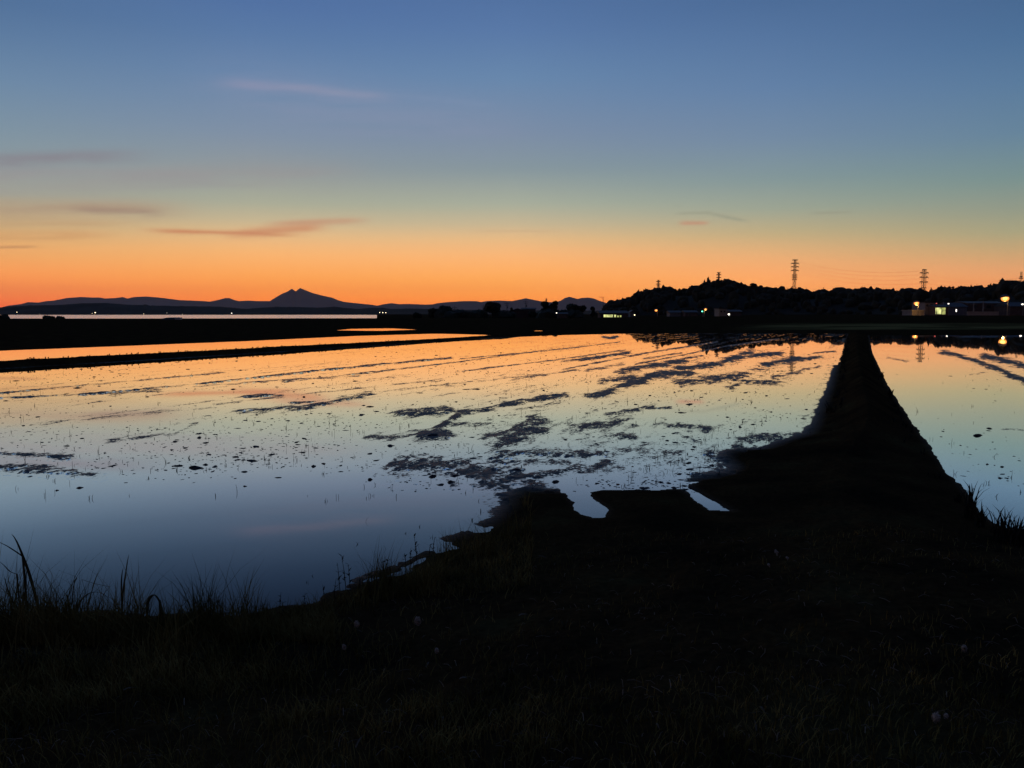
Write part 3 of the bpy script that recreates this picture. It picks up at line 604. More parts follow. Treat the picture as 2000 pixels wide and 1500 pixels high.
# ------------------------------------------------------------------ pylons and wires
def beam(mb, a, b_, r): mb.tube([a, b_], r, 4)
def pylon(label, px_, top, D, base_z, arms, wbase, wtop, group='pylons along the skyline', th=.14, splay=.30):
    P = at_d(px_, top, D); H = P.z - base_z; yaw = R(12)
    t = thing('pylon', label, 'pylon', (P.x, D, base_z), yaw, group); sc = D / F
    bw = lambda f: (wbase + (wtop * 1.25 - wbase) * (f / splay)) / 2 if f < splay else (wtop * 1.25 + (wtop * .8 - wtop * 1.25) * ((f - splay) / (1 - splay))) / 2
    body = MB(); nlev = 11; lev = [i / nlev for i in range(nlev + 1)]
    for i in range(nlev):
        f0, f1 = lev[i], lev[i + 1]; a, b_ = bw(f0), bw(f1); z0, z1 = f0 * H, f1 * H
        q0 = [(-a, -a, z0), (a, -a, z0), (a, a, z0), (-a, a, z0)]; q1 = [(-b_, -b_, z1), (b_, -b_, z1), (b_, b_, z1), (-b_, b_, z1)]
        for k in range(4):
            beam(body, q0[k], q1[k], th * 1.2); beam(body, q0[k], q1[(k + 1) % 4], th * .6); beam(body, q0[(k + 1) % 4], q1[k], th * .6); beam(body, q1[k], q1[(k + 1) % 4], th * .6)
    body.build('tower_body', M['steel'], t); tips = []
    for (ypx, wpx) in arms:
        z = H - (ypx - top) * sc; hl = wpx * sc / 2; a = bw(z / H); am = MB()
        for s in (-1, 1):
            tip = (s * hl, 0, z + .12 * hl)
            for sy in (-1, 1): beam(am, (s * a, sy * a, z), tip, th * 2.4); beam(am, (s * a, sy * a, min(H, z + .22 * hl + .3)), tip, th * .8)
            beam(am, (s * (a + hl) / 2, -a / 2, z + .06 * hl), (s * (a + hl) / 2, a / 2, z + .06 * hl), th * .6)
        beam(am, (-a, 0, z), (a, 0, z), th)
        am.build('cross_arm', M['steel'], t)
        for s in (-1, 1):
            im = MB(); L_ = .16 * hl + .6
            im.tube([(s * hl, 0, z + .12 * hl), (s * hl, 0, z + .12 * hl - L_)], [.1, .14], 6); im.build('insulator', M['insul'], t)
            tips.append(Vector((P.x, D, base_z)) + Vector((s * hl * math.cos(yaw), s * hl * math.sin(yaw), z + .12 * hl - L_)))
    return tips
PA = pylon('tallest pylon with many arms and splayed red lit legs behind the hill', 1553, 507, 700, 8, [(508,11),(515,17),(521.5,16.5),(528.5,16),(537,11),(541,11.5),(545,10)], 8.0, 1.7, th=.12)
PB = pylon('second pylon with four arms standing above the buildings', 1805.5, 526, 620, 6, [(527,9),(533.5,19),(542,19),(551,18),(562,11)], 5, 2.2, th=.12)
PC = pylon('small three armed pylon over the left shoulder of the hill', 1286, 546.5, 1100, 0, [(550,9),(555,9),(558.5,7)], 8, 1.8, th=.2)
PD = pylon('small pylon directly behind the hill crest', 1404, 532, 1100, 0, [(532.5,7),(537,10),(542,10)], 8, 1.8, th=.22)
PE = pylon('faint pylon top at the edge of the picture above the bright lamp', 1995, 531, 900, 0, [(540,6),(543.5,9)], 8, 1.6, th=.16)
PF = pylon('tiny pylon above the leafy pair of trees', 1067, 583, 1200, 0, [(584,4),(587,4)], 4, 1.4, th=.16)
def wire(a, b_, sag, label):
    pts = [a.lerp(b_, k / 24) - Vector((0, 0, sag * 4 * (k / 24) * (1 - k / 24))) for k in range(25)]
    mb = MB(); mb.tube(pts, .022, 4); o = mb.build('power_line', M['wire']); tag(o, label, 'power line', 'power lines between the pylons')
names = ['top', 'second', 'third', 'fourth']
for i in range(4):
    for s in (0, 1):
        sd = ('near', 'far')[s]
        wire(PA[2 * i + s], PB[2 * i + s], 5, f'{("outer", "inner")[s]} wire from the {names[i]} arm of the tallest pylon to the second pylon')
for i, j in ((1, 0), (2, 0), (3, 1)):
    for s in (0, 1): wire(PB[2 * i + s], PE[2 * j + s], 5, f'{("outer", "inner")[s]} wire from the {names[i]} arm of the second pylon towards the faint pylon')
# the mast with one long arm
t = thing('mast', 'thin lattice mast with one long arm pointing at the twin peaks', 'mast', at_d(1178, 598, 640)); s_ = 640 / F
mb = MB(); mb.tube([(0, 0, -4), (0, 0, 18.5 * s_)], [.28, .18], 5); mb.build('pole', M['steel'], t)
mb = MB(); mb.tube([(0, 0, 17.5 * s_), (-9 * s_, 0, 17.7 * s_)], .16, 4); mb.tube([(0, 0, 14 * s_), (-3.5 * s_, 0, 15 * s_)], .12, 4); mb.build('arm', M['steel'], t)
def upole(label, px_, top, D, arm=1.0):
    P = at_d(px_, top, D); z = max(h1(P.x, D), -.2); t = thing('utility_pole', label, 'utility pole', (P.x, D, z), 0, 'utility poles by the village'); H = P.z - z
    mb = MB(); mb.tube([(0, 0, -.3), (0, 0, H)], [.19, .12], 8); mb.build('pole', M['concrete'], t)
    mb = MB(); mb.box(-arm, -.06, H - .6, arm, .06, H - .45); mb.box(-arm * .7, -.06, H - 1.3, arm * .7, .06, H - 1.15); mb.build('cross_arm', M['steel'], t)
    mb = MB(); mb.tube([(.28, 0, H - 2.4), (.28, 0, H - 1.7)], .22, 8); mb.build('transformer', M['steel'], t)
for a in [('thin pole right of the big round tree',990,590,300),('thin pole above the block roofed house',1027,587,300),('short pole left of the big round tree',945,595,300),
          ('pole faint against the range right of dome tree',888,598,300),('pole beside the pale walled building at the lamps',1843,590,245),('pole between the long building and bright lamp',1921,588,240),('pole in front of the saddle of the hill',1902,592,240)]: upole(*a)

# ------------------------------------------------------------------ buildings
def house(name, label, px0, px1, top, eave, base, D, wall, roof, depth=6, gable=True, wins=(), cat='house', group='village buildings below the hill', ridge_x=True, winmat='dark', z=None):
    A = at_d((px0 + px1) / 2, base, D); s = D / F; w_ = (px1 - px0) * s; zb = h1(A.x, D) if z is None else z
    hw = max(1.6, at_d(px0, eave, D).z - zb); ht = max(hw + .3, at_d(px0, top, D).z - zb)
    t = thing(name, label, cat, (A.x, D, zb), 0, group); m = MB(); m.box(-w_/2, 0, -.6, w_/2, depth, hw); m.build('wall', M[wall], t)
    r = MB(); o_ = .35
    if gable and ridge_x:
        r.add([(-w_/2-o_,-o_,hw-.05),(w_/2+o_,-o_,hw-.05),(w_/2+o_,depth/2,ht),(-w_/2-o_,depth/2,ht),(-w_/2-o_,depth+o_,hw-.05),(w_/2+o_,depth+o_,hw-.05)],[(0,1,2,3),(3,2,5,4),(0,3,4),(1,5,2),(0,4,5,1)])
    elif gable:
        r.add([(-w_/2-o_,-o_,hw-.05),(0,-o_,ht),(w_/2+o_,-o_,hw-.05),(-w_/2-o_,depth+o_,hw-.05),(0,depth+o_,ht),(w_/2+o_,depth+o_,hw-.05)],[(0,1,4,3),(1,2,5,4),(0,2,1),(3,4,5),(0,3,5,2)])
    else: r.box(-w_/2-o_/2, -o_/2, hw, w_/2+o_/2, depth+o_/2, ht)
    r.build('roof', M[roof], t)
    for (a, b_, c, d, wm_) in wins:
        x0, x1 = (a - (px0 + px1) / 2) * s, (b_ - (px0 + px1) / 2) * s; z1 = at_d(a, c, D).z - zb; z0 = max(.1, at_d(a, d, D).z - zb)
        fr = MB(); e_ = .07
        for q_ in ((x0-e_,z0-e_,x1+e_,z0),(x0-e_,z1,x1+e_,z1+e_),(x0-e_,z0,x0,z1),(x1,z0,x1+e_,z1)): fr.box(q_[0],-.08,q_[1],q_[2],-.002,q_[3])
        f_ = fr.build('window', M['steel'], t); p_ = MB(); p_.box(x0,-.045,z0,x1,-.003,z1); p_.build('pane', M[wm_], f_)
    return t
house('shed','long low shed with a bright yellow green open front',1173,1226,606.5,612.5,622,280,'brown','tile',9,True,[(1179,1197,614.5,620.5,'glow'),(1199.5,1203,614.8,620,'glow'),(1205,1208.5,616,620,'glow_w'),(1210.5,1213.5,616,620,'glow_w')],'shed')
house('outbuilding','grey roofed outbuilding behind the bright open shed',1199,1222,607.5,611,620,296,'plaster2','sheet',5,True,(),'outbuilding')
house('house','house with a small pale gable end right of the bright shed',1231,1241,605.5,610,620,290,'plaster2','tile',5,True,[(1238,1240,614,616,'glow_w')],ridge_x=False)
house('house','dark tiled house below the hill between lamp and signal',1308,1330,606.5,611,620,300,'plaster2','tile')
house('house','dark low roofed house left of the green signal',1338,1362,606,611,620,295,'brown','tile',7,True,[(1345,1349,613,617,'dark')])
house('building','narrow two storey building lit orange by the lamp',1404,1419,602.5,604,619,270,'plaster2','tile',6,False,[(1407,1410,607,610,'dark'),(1413,1416,607,610,'dark')],'building')
house('house','shadowed house behind the white yard light',1426,1448,605,610,619,280,'brown','tile')
house('house','gabled roof silhouette beside the big round tree',1000,1022,602,606,619,290,'brown','tile',7,True,(),ridge_x=False)
house('house','block roofed house next to the gabled silhouette',1019,1046,601,603.2,619,296,'brown','tile')
house('house','small cottage low among the trees on the plain',1092,1108,610,613.5,620,275,'brown','tile',5,True,[(1100,1101.5,615,616.5,'dark')])
house('garage','low garage wall glowing orange under the lamp',1781,1805,606.3,607.2,618,236,'plaster2','sheet',6,False,[(1785,1800,610,618,'plaster2')],'garage',z=1.05)
house('building','pale grey two storey building beside the orange garage',1806,1826,590.5,591.8,617,244,'plaster2','tile',8,False,[(1808,1812,594,598,'dark'),(1816,1820,594,598,'dark')],'building',z=1.05)
house('shop','dark shop with a large lit yellow green window',1826,1852,595,598.5,617,240,'brown','tile',7,True,[(1826.6,1838,601,613.5,'glow'),(1839,1846,601,614,'glow_w')],'shop',z=1.05)
house('house','house with one bright narrow window beside the shop',1853,1888,591,599,617,248,'plaster2','tile',8,True,[(1866,1868,604,609,'white_l')],z=1.05)
house('building','long dark red walled building behind the pale wall',1890,1962,588,592,617,250,'brown','tile',10,True,[(1925,1934,596,602,'dark'),(1900,1906,596,602,'dark'),(1945,1952,596,602,'dark')],'building',z=1.05)
house('house','dark house at the picture edge behind the bright lamp',1972,2014,590,598,617,240,'brown','tile',8,True,(),z=1.05)
A = at_d(1889, 617, 232); t = thing('boundary_wall', 'pale grey boundary wall in front of the long building', 'wall', (A.x, 232, .98)); m = MB(); s_ = 232 / F
m.box(0, 0, -.4, 61 * s_, .18, 10.2 * s_ - .18); m.build('panel', M['plaster'], t); m = MB(); m.box(-.06, -.05, 10.2 * s_ - .18, 61 * s_ + .06, .23, 10.2 * s_); m.build('coping', M['concrete'], t)

# ------------------------------------------------------------------ lamps
def add_light(P, colr, power, r=.25):
    l = bpy.data.lights.new('lamp_light', 'POINT'); l.energy = power; l.color = colr; l.shadow_soft_size = r
    o = bpy.data.objects.new('lamp_light', l); C.objects.link(o); o.location = P; return o
def lamp(label, px_, py_, D, r, mat_, name='street_lamp', power=0, colr=(1, .5, .15), arm=.9, z=None, group='lit lamps', cat='street lamp'):
    P = at_d(px_, py_, D); zb = h1(P.x + arm, D) if z is None else z
    zb = max(zb, -.4)
    t = thing(name, label, cat, (P.x + arm, D, zb), 0, group); H = P.z - zb
    m = MB(); m.tube([(0, 0, -.3), (0, 0, H * .92), (-arm * .35, 0, H + r * .8 + .1), (-arm, 0, H + r * .9 + .1)], [.11, .08, .06, .05], 8); m.build('pole', M['steel'], t)
    m = MB(); m.ball((-arm, 0, H + r * .55), (r * 1.25, r * .9, r * .5)); m.build('lamp_hood', M['steel'], t)
    m = MB(); m.ball((-arm, 0, H), (r, r, r * .85), 12, 8); m.build('bulb', M[mat_], t)
    if power:
        l = add_light((-arm, -.1, H - r - .12), colr, power); l.parent = t
lamp('orange street lamp glowing above the low garage', 1790, 592, 233, .75, 'sodium', power=420, z=1.05, arm=.6)
lamp('brightest orange street lamp at the end of the long building', 1963, 583, 222, 1.05, 'sodium_big', power=90, z=1.0)
lamp('lone orange street lamp in front of the dark hillside', 1281.5, 606, 300, .6, 'sodium', power=15, arm=.5)
lamp('orange street lamp on a visible pole by the green signal', 1378, 604, 266, .5, 'sodium', power=130, arm=-.45)
lamp('small white lamp low beside the narrow lit building', 1423.5, 613.5, 262, .36, 'white_l', name='yard_lamp', power=30, colr=(.9, 1, .8), arm=.3, cat='yard lamp')
lamp('faint white lamp behind the shadowed house', 1441.5, 607, 285, .28, 'warm_l', name='yard_lamp', arm=.3, cat='yard lamp')
lamp('small greenish white lamp over the shop roof', 1852.5, 593, 236, .22, 'white_l', name='yard_lamp', z=1.05, arm=.3, cat='yard lamp')
lamp('white lamp at the picture edge right of the brightest lamp', 1997, 594, 230, .3, 'white_l', name='yard_lamp', z=1.05, arm=.3, cat='yard lamp')
lamp('tiny red lamp over the lit shop window', 1829, 592.5, 236, .2, 'red_l', name='warning_lamp', z=1.05, arm=.2, cat='warning lamp')
lamp('tiny white lamp under the loose bushy tree', 1087, 611, 270, .22, 'white_l', name='yard_lamp', arm=.3, cat='yard lamp')
lamp('small lamp low by the pale gable end', 1239.5, 615, 284, .18, 'warm_l', name='yard_lamp', arm=.3, cat='yard lamp')
lamp('green traffic signal beside the orange lamp on its pole', 1371.5, 608, 272, .26, 'green_l', name='traffic_signal', arm=.3, cat='traffic signal')
for px_, py_, mm, lab, r in [(33,609.5,'warm_l','far shore lamp nearest the low end of the mountains',.5),(186,610.3,'warm_l','brightest warm lamp on the far shore under the wooded rise',.75),(180,612,'warm_l','weak lamp beside the brightest warm shore lamp',.3),(280.5,613,'warm_l','warm lamp just above the lake below the round bump',.4),(326,611,'white_l','dim white lamp between shore lamps below the hills',.35),(357,613,'warm_l','weakest lamp on the far shore right of the dim white lamp',.25),(452.5,611.5,'white_l','bright white lamp on the far shore left of the twin peaks',.8),(520,614.5,'warm_l','speck of light on the shore below the twin peaks',.25),
                          (741.5,610.5,'warm_l','first lamp of three in a row at the lake end',.45),(747.5,610.5,'warm_l','middle lamp of three in a row at the lake end',.5),(753.5,610.5,'warm_l','last lamp of three in a row at the lake end',.45),(78,613.3,'warm_l','faint pale lamp on the far shore behind the trailing bush',.2),(545,614.5,'warm_l','faint lamp on the shore just right of the twin peaks',.25)]:
    lamp(lab, px_, py_, 1345 if px_ < 700 else 1000, r, mm, name='shore_lamp', z=.3, arm=.5, group='lamps on the far shore', cat='shore lamp')
# low hump by the lake with a pale boxed end
P = at_z(342, 624, .25); D = P.y; s_ = D / F
t = thing('covered_pile', 'low dark tarp covered pile on the shore field', 'covered pile', (at_d(330, 620, D).x, D, .22)); m = MB()
m.add([(-15*s_,0,0),(11*s_,0,0),(11*s_,1.6,0),(-15*s_,1.6,0),(-12*s_,.4,2.6*s_),(-4*s_,.5,4*s_),(9*s_,.4,4.2*s_),(9*s_,1.2,4.2*s_),(-4*s_,1.1,4*s_),(-12*s_,1.2,2.6*s_)],[(0,1,6,5,4),(1,2,7,6),(2,3,9,8,7),(3,0,4,9),(4,5,8,9),(5,6,7,8),(3,2,1,0)]); m.build('tarp', M['tarp'], t)
t = thing('crate', 'pale crate at the end of the tarp covered pile', 'crate', (at_d(347, 620, D).x, D, .22)); m = MB(); m.box(-5*s_,-.1,0,5*s_,1.2,4.2*s_-.08); m.build('box', M['pale'], t); m = MB(); m.box(-5.3*s_,-.14,4.2*s_-.08,5.3*s_,1.24,4.2*s_); m.build('lid', M['concrete'], t)

# ------------------------------------------------------------------ clods, stubble and straw in the paddies
def inside(ix, x, y): return sdf(POLYS[ix], x, y)
def scatter_paddy(n, seed):
    r = np.random.default_rng(seed); px_ = r.uniform(-150, 2150, n); py_ = 660 + (1000 - 660) * r.random(n) ** 1.0
    d = (py_ - HOR); dist = HC * F / d; x = (px_ - 1000) / F * dist * 1.0; y = dist * (1 + 0)
    return px_, py_, x, y
def density(px_, py_, x, y):
    u = x * U[0] + y * U[1]; v = x * V[0] + y * V[1]
    m = fbm(u * .18, v * .9, 3, 71); m = sstep(.42, .66, m)
    right = sstep(700, 1150, px_)
    ln_ = fbm(u * .16, v * 2.3, 3, 35); dens = .06 + .94 * np.maximum(m * .7, sstep(.54, .68, ln_))
    dens = dens * (.45 + .75 * right) * sstep(975, 930, py_ - 0.02 * (px_ - 900))
    deep = sstep(900, 950, py_) * sstep(820, 700, px_); dens = dens * (1 - .97 * deep)
    dens = dens + .35 * np.exp(-(((px_ - 1330) / 190) ** 2 + ((py_ - 900) / 45) ** 2))
    rp = sstep(1690, 1720, px_); dens = dens * (1 - .965 * rp)
    return dens
mb = MB(); px_, py_, x, y = scatter_paddy(52000, 3); dn = density(px_, py_, x, y)
keep = (rng.random(len(x)) < dn * .8) & ((inside(0, x, y) < -.05) | (inside(1, x, y) < -.05))
def clod(mb, x, y, s, r, flat=.42):
    n = 6; a0 = r.uniform(0, 6.28); vs = []
    st = r.uniform(1., 2.4); ca, sa = math.cos(a0), math.sin(a0)
    for ring, (rr, z) in enumerate(((1.0, -.35), (.95, .15), (.5, .75))):
        for k in range(n):
            w_ = 6.283 * k / n; q_ = rr * s * r.uniform(.65, 1.25); lx, ly = q_ * math.cos(w_) * st, q_ * math.sin(w_)
            vs.append((x + lx * ca - ly * sa, y + lx * sa + ly * ca, s * flat * (z + r.uniform(-.15, .15)) * (1.0)))
    vs.append((x, y, s * flat * 1.0))
    fs = [(i * n + k, i * n + (k + 1) % n, (i + 1) * n + (k + 1) % n, (i + 1) * n + k) for i in range(2) for k in range(n)] + [(2 * n + k, 2 * n + (k + 1) % n, 3 * n) for k in range(n)]
    mb.add(vs, fs)
rc = random.Random(9)
for a, b_ in zip(x[keep], y[keep]):
    clod(mb, a, b_, min(.05, rc.uniform(.004, .011) * (1 + b_ / 22) * (1 + (rc.random() < .07) * 1.6)), rc, rc.uniform(.18, .5))
o = mb.build('mud_crumbs', M['clod']); tag(o, 'scattered crumbs of black mud breaking the paddy water', 'mud crumbs', kind='stuff')
mb = MB(); px_, py_, x, y = scatter_paddy(26000, 4); dn = density(px_, py_, x, y)
keep = (rng.random(len(x)) < (dn * .13 + .012)) & ((inside(0, x, y) < -.05) | (inside(1, x, y) < -.05)) & (py_ < 985)
for a, b_ in zip(x[keep], y[keep]):
    v = round((a * V[0] + b_ * V[1]) / .3) * .3 + rc.gauss(0, .025); u = a * U[0] + b_ * U[1]
    X, Y = u * U[0] + v * V[0], u * U[1] + v * V[1]
    for k in range(rc.choice((1, 1, 2, 3))):
        h = rc.uniform(.012, .05) * (1 + (rc.random() < .12) * 1.3); ax = rc.uniform(0, 6.28); ln = rc.uniform(0, .6) * h
        p0 = (X + rc.gauss(0, .012), Y + rc.gauss(0, .012), -.03); th = rc.uniform(.0016, .0030) * (1 + b_ / 30)
        mb.tube([p0, (p0[0] + math.cos(ax) * ln * .4, p0[1] + math.sin(ax) * ln * .4, h * .6), (p0[0] + math.cos(ax) * ln, p0[1] + math.sin(ax) * ln, h)], [th, th * .8, th * .4], 3)
o = mb.build('rice_stubble', M['weed']); tag(o, 'old rice stubble poking out of the shallow paddy water', 'stubble', kind='stuff')
def big_clod(label, px_, py_, wpx, group='single clods in the paddy water'):
    P = at_z(px_, py_); s = wpx * P.y / F / 2; m = MB(); r = random.Random(int(px_)); clod(m, 0, 0, s * .75, r, .75); clod(m, s * .5, s * .2, s * .45, r, .7)
    o = m.build('mud_clod', M['clod']); o.location = P; tag(o, label, 'mud clod', group)
for a in [('largest lone clod standing in open water left of the mud bank',381,914,18),('smaller clod right beside the largest lone clod',401,908,9),('flat clod alone near the middle of the blue water',722,937,13),
          ('clod far left in the open blue water',155,953,10),('clod under the stubble rows left of the mud spit',612,911,12),('small clod just right of the one under the stubble rows',632,906,8),('peaked clod above the tip of the mud spit',762,871,12),
          ('tiny clod alone low in the blue water',478,950,7),('rounded clod on the near rim of the mud spit',846,931,16),('rounded clod right of the one on the mud spit rim',888,930,14),('flat clod trailing from the mud spit rim',880,943,20),('tiny clod by the reflected pale patch',111,958,7),
          ('dark clod at the head of the winding mud ridge',845,853,22),('left of two dark clods on the paddy right of the path',1928,907,7),('right of two dark clods on the paddy right of the path',1957,912,8),('third clod nearer the weeds on the right paddy',1953,934,8),('floating stick like clod flat on the right paddy',1910,851,14),('clod with two horns on the right paddy',1932,837,8),
          ('clod on the wet rim between the two tractor ruts',1085,942,16),('clod at the mouth of the left tractor rut',1008,920,20),('clod by the corner of the mud near the path',1392,910,14),('clod in the shallow water beside the path corner',1345,905,11)]: big_clod(*a)

# ------------------------------------------------------------------ grass and litter on the near bank
def on_bank(n, seed, pxr=(-120, 2120), pyr=(1000, 1640), zz=.3):
    r = np.random.default_rng(seed); px_ = r.uniform(*pxr, n); py_ = r.uniform(*pyr, n)
    dist = (HC - zz) * F / (py_ - HOR); x = (px_ - 1000) / F * dist; z = height(x, dist)
    return px_, py_, x, dist, z
mb_v, mb_f = [], []
px_, py_, x, y, z = [np.concatenate(q_) for q_ in zip(on_bank(95000, 21), on_bank(16000, 23, (-120, 640), (1185, 1262), .12), on_bank(14000, 24, (480, 1040), (985, 1200), .03))]
gn1 = fbm(x * 1.6, y * 1.6, 4, 81); left = sstep(1250, 500, px_)
dens = (.10 + .9 * sstep(.42, .62, gn1)) * (.22 + .78 * left)
dens = np.where(np.arange(len(x)) >= 95000, .75, dens); keep = (z > .012) & (rng.random(len(x)) < dens)
gs = (np.arange(len(x)) >= 111000)[keep] * 1.0; gx, gy, gz, gl, gp, gq = x[keep], y[keep], z[keep], left[keep], px_[keep], py_[keep]
nb = len(gx); edge = np.exp(-((gq - 1222) / 45) ** 2) * sstep(680, 380, gp) * (.35 + 1.3 * sstep(.4, .65, fbm(gx * 4, gy * 2, 3, 85)))
hgt = (rng.uniform(.02, .075, nb) + gl * rng.uniform(0, .06, nb)) * (1 + 3.0 * edge * rng.random(nb) ** 2) * (1 + gs * 3.2 * sstep(.45, .7, fbm(gx * 5, gy * 3, 3, 86))) ; wid = rng.uniform(.0018, .0042, nb)
a = rng.uniform(0, 2 * np.pi, nb); ln = hgt * rng.uniform(.1, .9, nb); sa = a + np.pi / 2 + rng.normal(0, .5, nb)
segs = 4; V3 = np.zeros((nb, segs * 2 - 1, 3))
for k in range(segs):
    t = k / (segs - 1); cxk = gx + np.cos(a) * ln * t ** 1.8; cyk = gy + np.sin(a) * ln * t ** 1.8; czk = gz - .006 + hgt * (t - .22 * (ln / hgt) * t ** 3)
    wk = wid * (1 - t) ** .8
    if k < segs - 1:
        for s_i, sg in ((0, -1), (1, 1)):
            V3[:, 2 * k + s_i] = np.stack([cxk + sg * np.cos(sa) * wk, cyk + sg * np.sin(sa) * wk, czk], 1)
    else: V3[:, 2 * k] = np.stack([cxk, cyk, czk], 1)
vn = segs * 2 - 1; base = (np.arange(nb) * vn)[:, None]
quads = np.concatenate([base + np.array([[2 * k, 2 * k + 1, 2 * k + 3, 2 * k + 2]]) for k in range(segs - 2)]); tris = base + np.array([[2 * segs - 4, 2 * segs - 3, 2 * segs - 2]])
me = bpy.data.meshes.new('grass'); me.vertices.add(nb * vn); me.vertices.foreach_set('co', V3.astype(np.float32).ravel())
li = np.concatenate([quads.ravel(), tris.ravel()]).astype(np.int32); me.loops.add(len(li)); me.loops.foreach_set('vertex_index', li)
tot = np.concatenate([np.full(len(quads), 4), np.full(len(tris), 3)]).astype(np.int32); st = np.concatenate([[0], np.cumsum(tot)[:-1]]).astype(np.int32)
me.polygons.add(len(tot)); me.polygons.foreach_set('loop_start', st); me.polygons.foreach_set('loop_total', tot); me.update(calc_edges=True); me.materials.append(M['grass'])
o = bpy.data.objects.new('grass', me); C.objects.link(o); tag(o, 'short dark grass growing over the near bank', 'grass', kind='stuff')
px_, py_, x, y, z = on_bank(2600, 22); mb = MB()
for i in range(len(x)):
    if z[i] < .05 or rc.random() > .35: continue
    ln = rc.uniform(.01, .04); an = rc.uniform(0, 3.14); dx, dy = math.cos(an) * ln, math.sin(an) * ln; th = rc.uniform(.0008, .002)
    mb.tube([(x[i] - dx, y[i] - dy, z[i] + .012), (x[i], y[i], z[i] + rc.uniform(.012, .03)), (x[i] + dx, y[i] + dy, z[i] + .012)], th, 4)
o = mb.build('straw_litter', M['straw']); tag(o, 'thin bits of dry straw lying about the near bank', 'straw', kind='stuff')

# ------------------------------------------------------------------ single plants
def px_plant(name, label, cat, base_px, D, leaves, m='tall', group=None, part='blade', stems=()):
    """leaves: lists of picture points at the plant's distance, with width in picture points and a lean in depth"""
    B = at_d(base_px[0], base_px[1], D); zb = h1(B.x, D); B.z = zb
    t = thing(name, label, cat, B, 0, group); r = random.Random(int(base_px[0]) + 3)
    for pts, wpx in leaves:
        lean = r.uniform(-.12, .12); Q = [at_d(p[0], p[1], D) - B for p in pts]; n = len(Q)
        # smooth the traced line
        out = []
        for i in range(n - 1):
            p0, p1, p2, p3 = Q[max(i - 1, 0)], Q[i], Q[i + 1], Q[min(i + 2, n - 1)]
            for k in range(4):
                tt = k / 4; out.append(.5 * ((2 * p1) + (p2 - p0) * tt + (2 * p0 - 5 * p1 + 4 * p2 - p3) * tt ** 2 + (3 * p1 - p0 - 3 * p2 + p3) * tt ** 3))
        out.append(Q[-1])
        for i, p in enumerate(out): p.y += lean * (i / len(out)) ** 1.5
        out[0].z = min(out[0].z, 0) - .01
        mb = MB(); mb.blade(out, wpx * D / F, (1, r.uniform(-.5, .5), 0)); mb.build(part, M[m], t)
    for pts, rpx in stems:
        Q = [at_d(p[0], p[1], D) - B for p in pts]; Q[0].z = min(Q[0].z, 0) - .01; mb = MB(); mb.tube(Q, [rpx * D / F * (1 - .6 * i / len(Q)) for i in range(len(Q))], 5); mb.build('stem', M[m], t)
    return t
px_plant('reed', 'tall broad bladed reed leaning over the water at the bank edge', 'reed', (76,1195), 4.7, [([(76,1195),(66,1150),(57,1110),(48,1075),(42,1050),(38,1036)],8),([(47,1090),(30,1075),(15,1060),(-5,1046)],7),([(35,1122),(18,1118),(4,1108),(-12,1098)],6),([(46,1200),(28,1180),(18,1150),(15,1125)],7),([(42,1195),(46,1150),(40,1130),(36,1112)],4),([(44,1160),(50,1130),(56,1118)],3)])
px_plant('grass_stalk', 'stalk snapped over in a flat angle above the water', 'grass stalk', (137,1200), 4.7, [([(137,1200),(139,1175),(142,1140),(144,1131),(125,1125),(96,1117)],3),([(137,1200),(135,1170),(138,1155)],5)])
px_plant('sedge', 'two upright blades forming a narrow fork over the water', 'sedge', (237,1200), 4.75, [([(237,1200),(237,1160),(239,1120),(240,1090)],6),([(237,1165),(232,1135),(227,1118)],4)])
px_plant('sedge', 'broad blade bent over into a tall loop', 'sedge', (290,1215), 4.6, [([(286,1200),(288,1175),(297,1162),(306,1163),(315,1180),(325,1215),(330,1222)],9),([(310,1165),(316,1200),(312,1220)],5)])
px_plant('sedge', 'thin blade bowed in a wide low arch', 'sedge', (150,1200), 4.7, [([(150,1198),(155,1175),(168,1162),(182,1162),(193,1172),(200,1190)],5)])
px_plant('sedge', 'flat arching blade between the fork and the tall loop', 'sedge', (212,1215), 4.6, [([(205,1212),(222,1200),(240,1193),(260,1195),(270,1208),(276,1225)],6)])
px_plant('grass_stalk', 'hair thin stalk curving towards the fork of blades', 'grass stalk', (170,1200), 4.8, [], stems=[([(172,1200),(168,1160),(160,1132),(185,1140),(215,1146)],.7)])
def tuft(name, label, cat, px_, py_, n, hpx, spread, m, group, zz=None, w_=3.0, seed=1, z0=0.0, lean=.5):
    P = at_z(px_, py_, z0); D = P.y; P.z = max(h1(P.x, D), -.03) if zz is None else zz; r = random.Random(seed); s = D / F; mb = MB(); t = None
    if n <= 12: t = thing(name, label, cat, P, 0, group)
    for k in range(n):
        a_ = r.uniform(0, 6.28); h = hpx * s * r.uniform(.45, 1.1); l = h * r.uniform(.05, lean); bx, by = (max(-.42, min(.42, r.gauss(0, .3))) * spread * s for _ in range(2))
        pts = [(bx + math.cos(a_) * l * t ** 1.7, by + math.sin(a_) * l * t ** 1.7, -.02 + h * (t - .25 * t ** 3)) for t in (0, .25, .5, .75, 1)]
        mb.blade(pts, w_ * s * r.uniform(.6, 1.3), (math.cos(a_ + 1.57), math.sin(a_ + 1.57), 0))
        if t: mb.build('blade', M[m], t); mb = MB()
    if t: return t
    o = mb.build(name, M[m]); o.location = P; tag(o, label, cat, group); return o
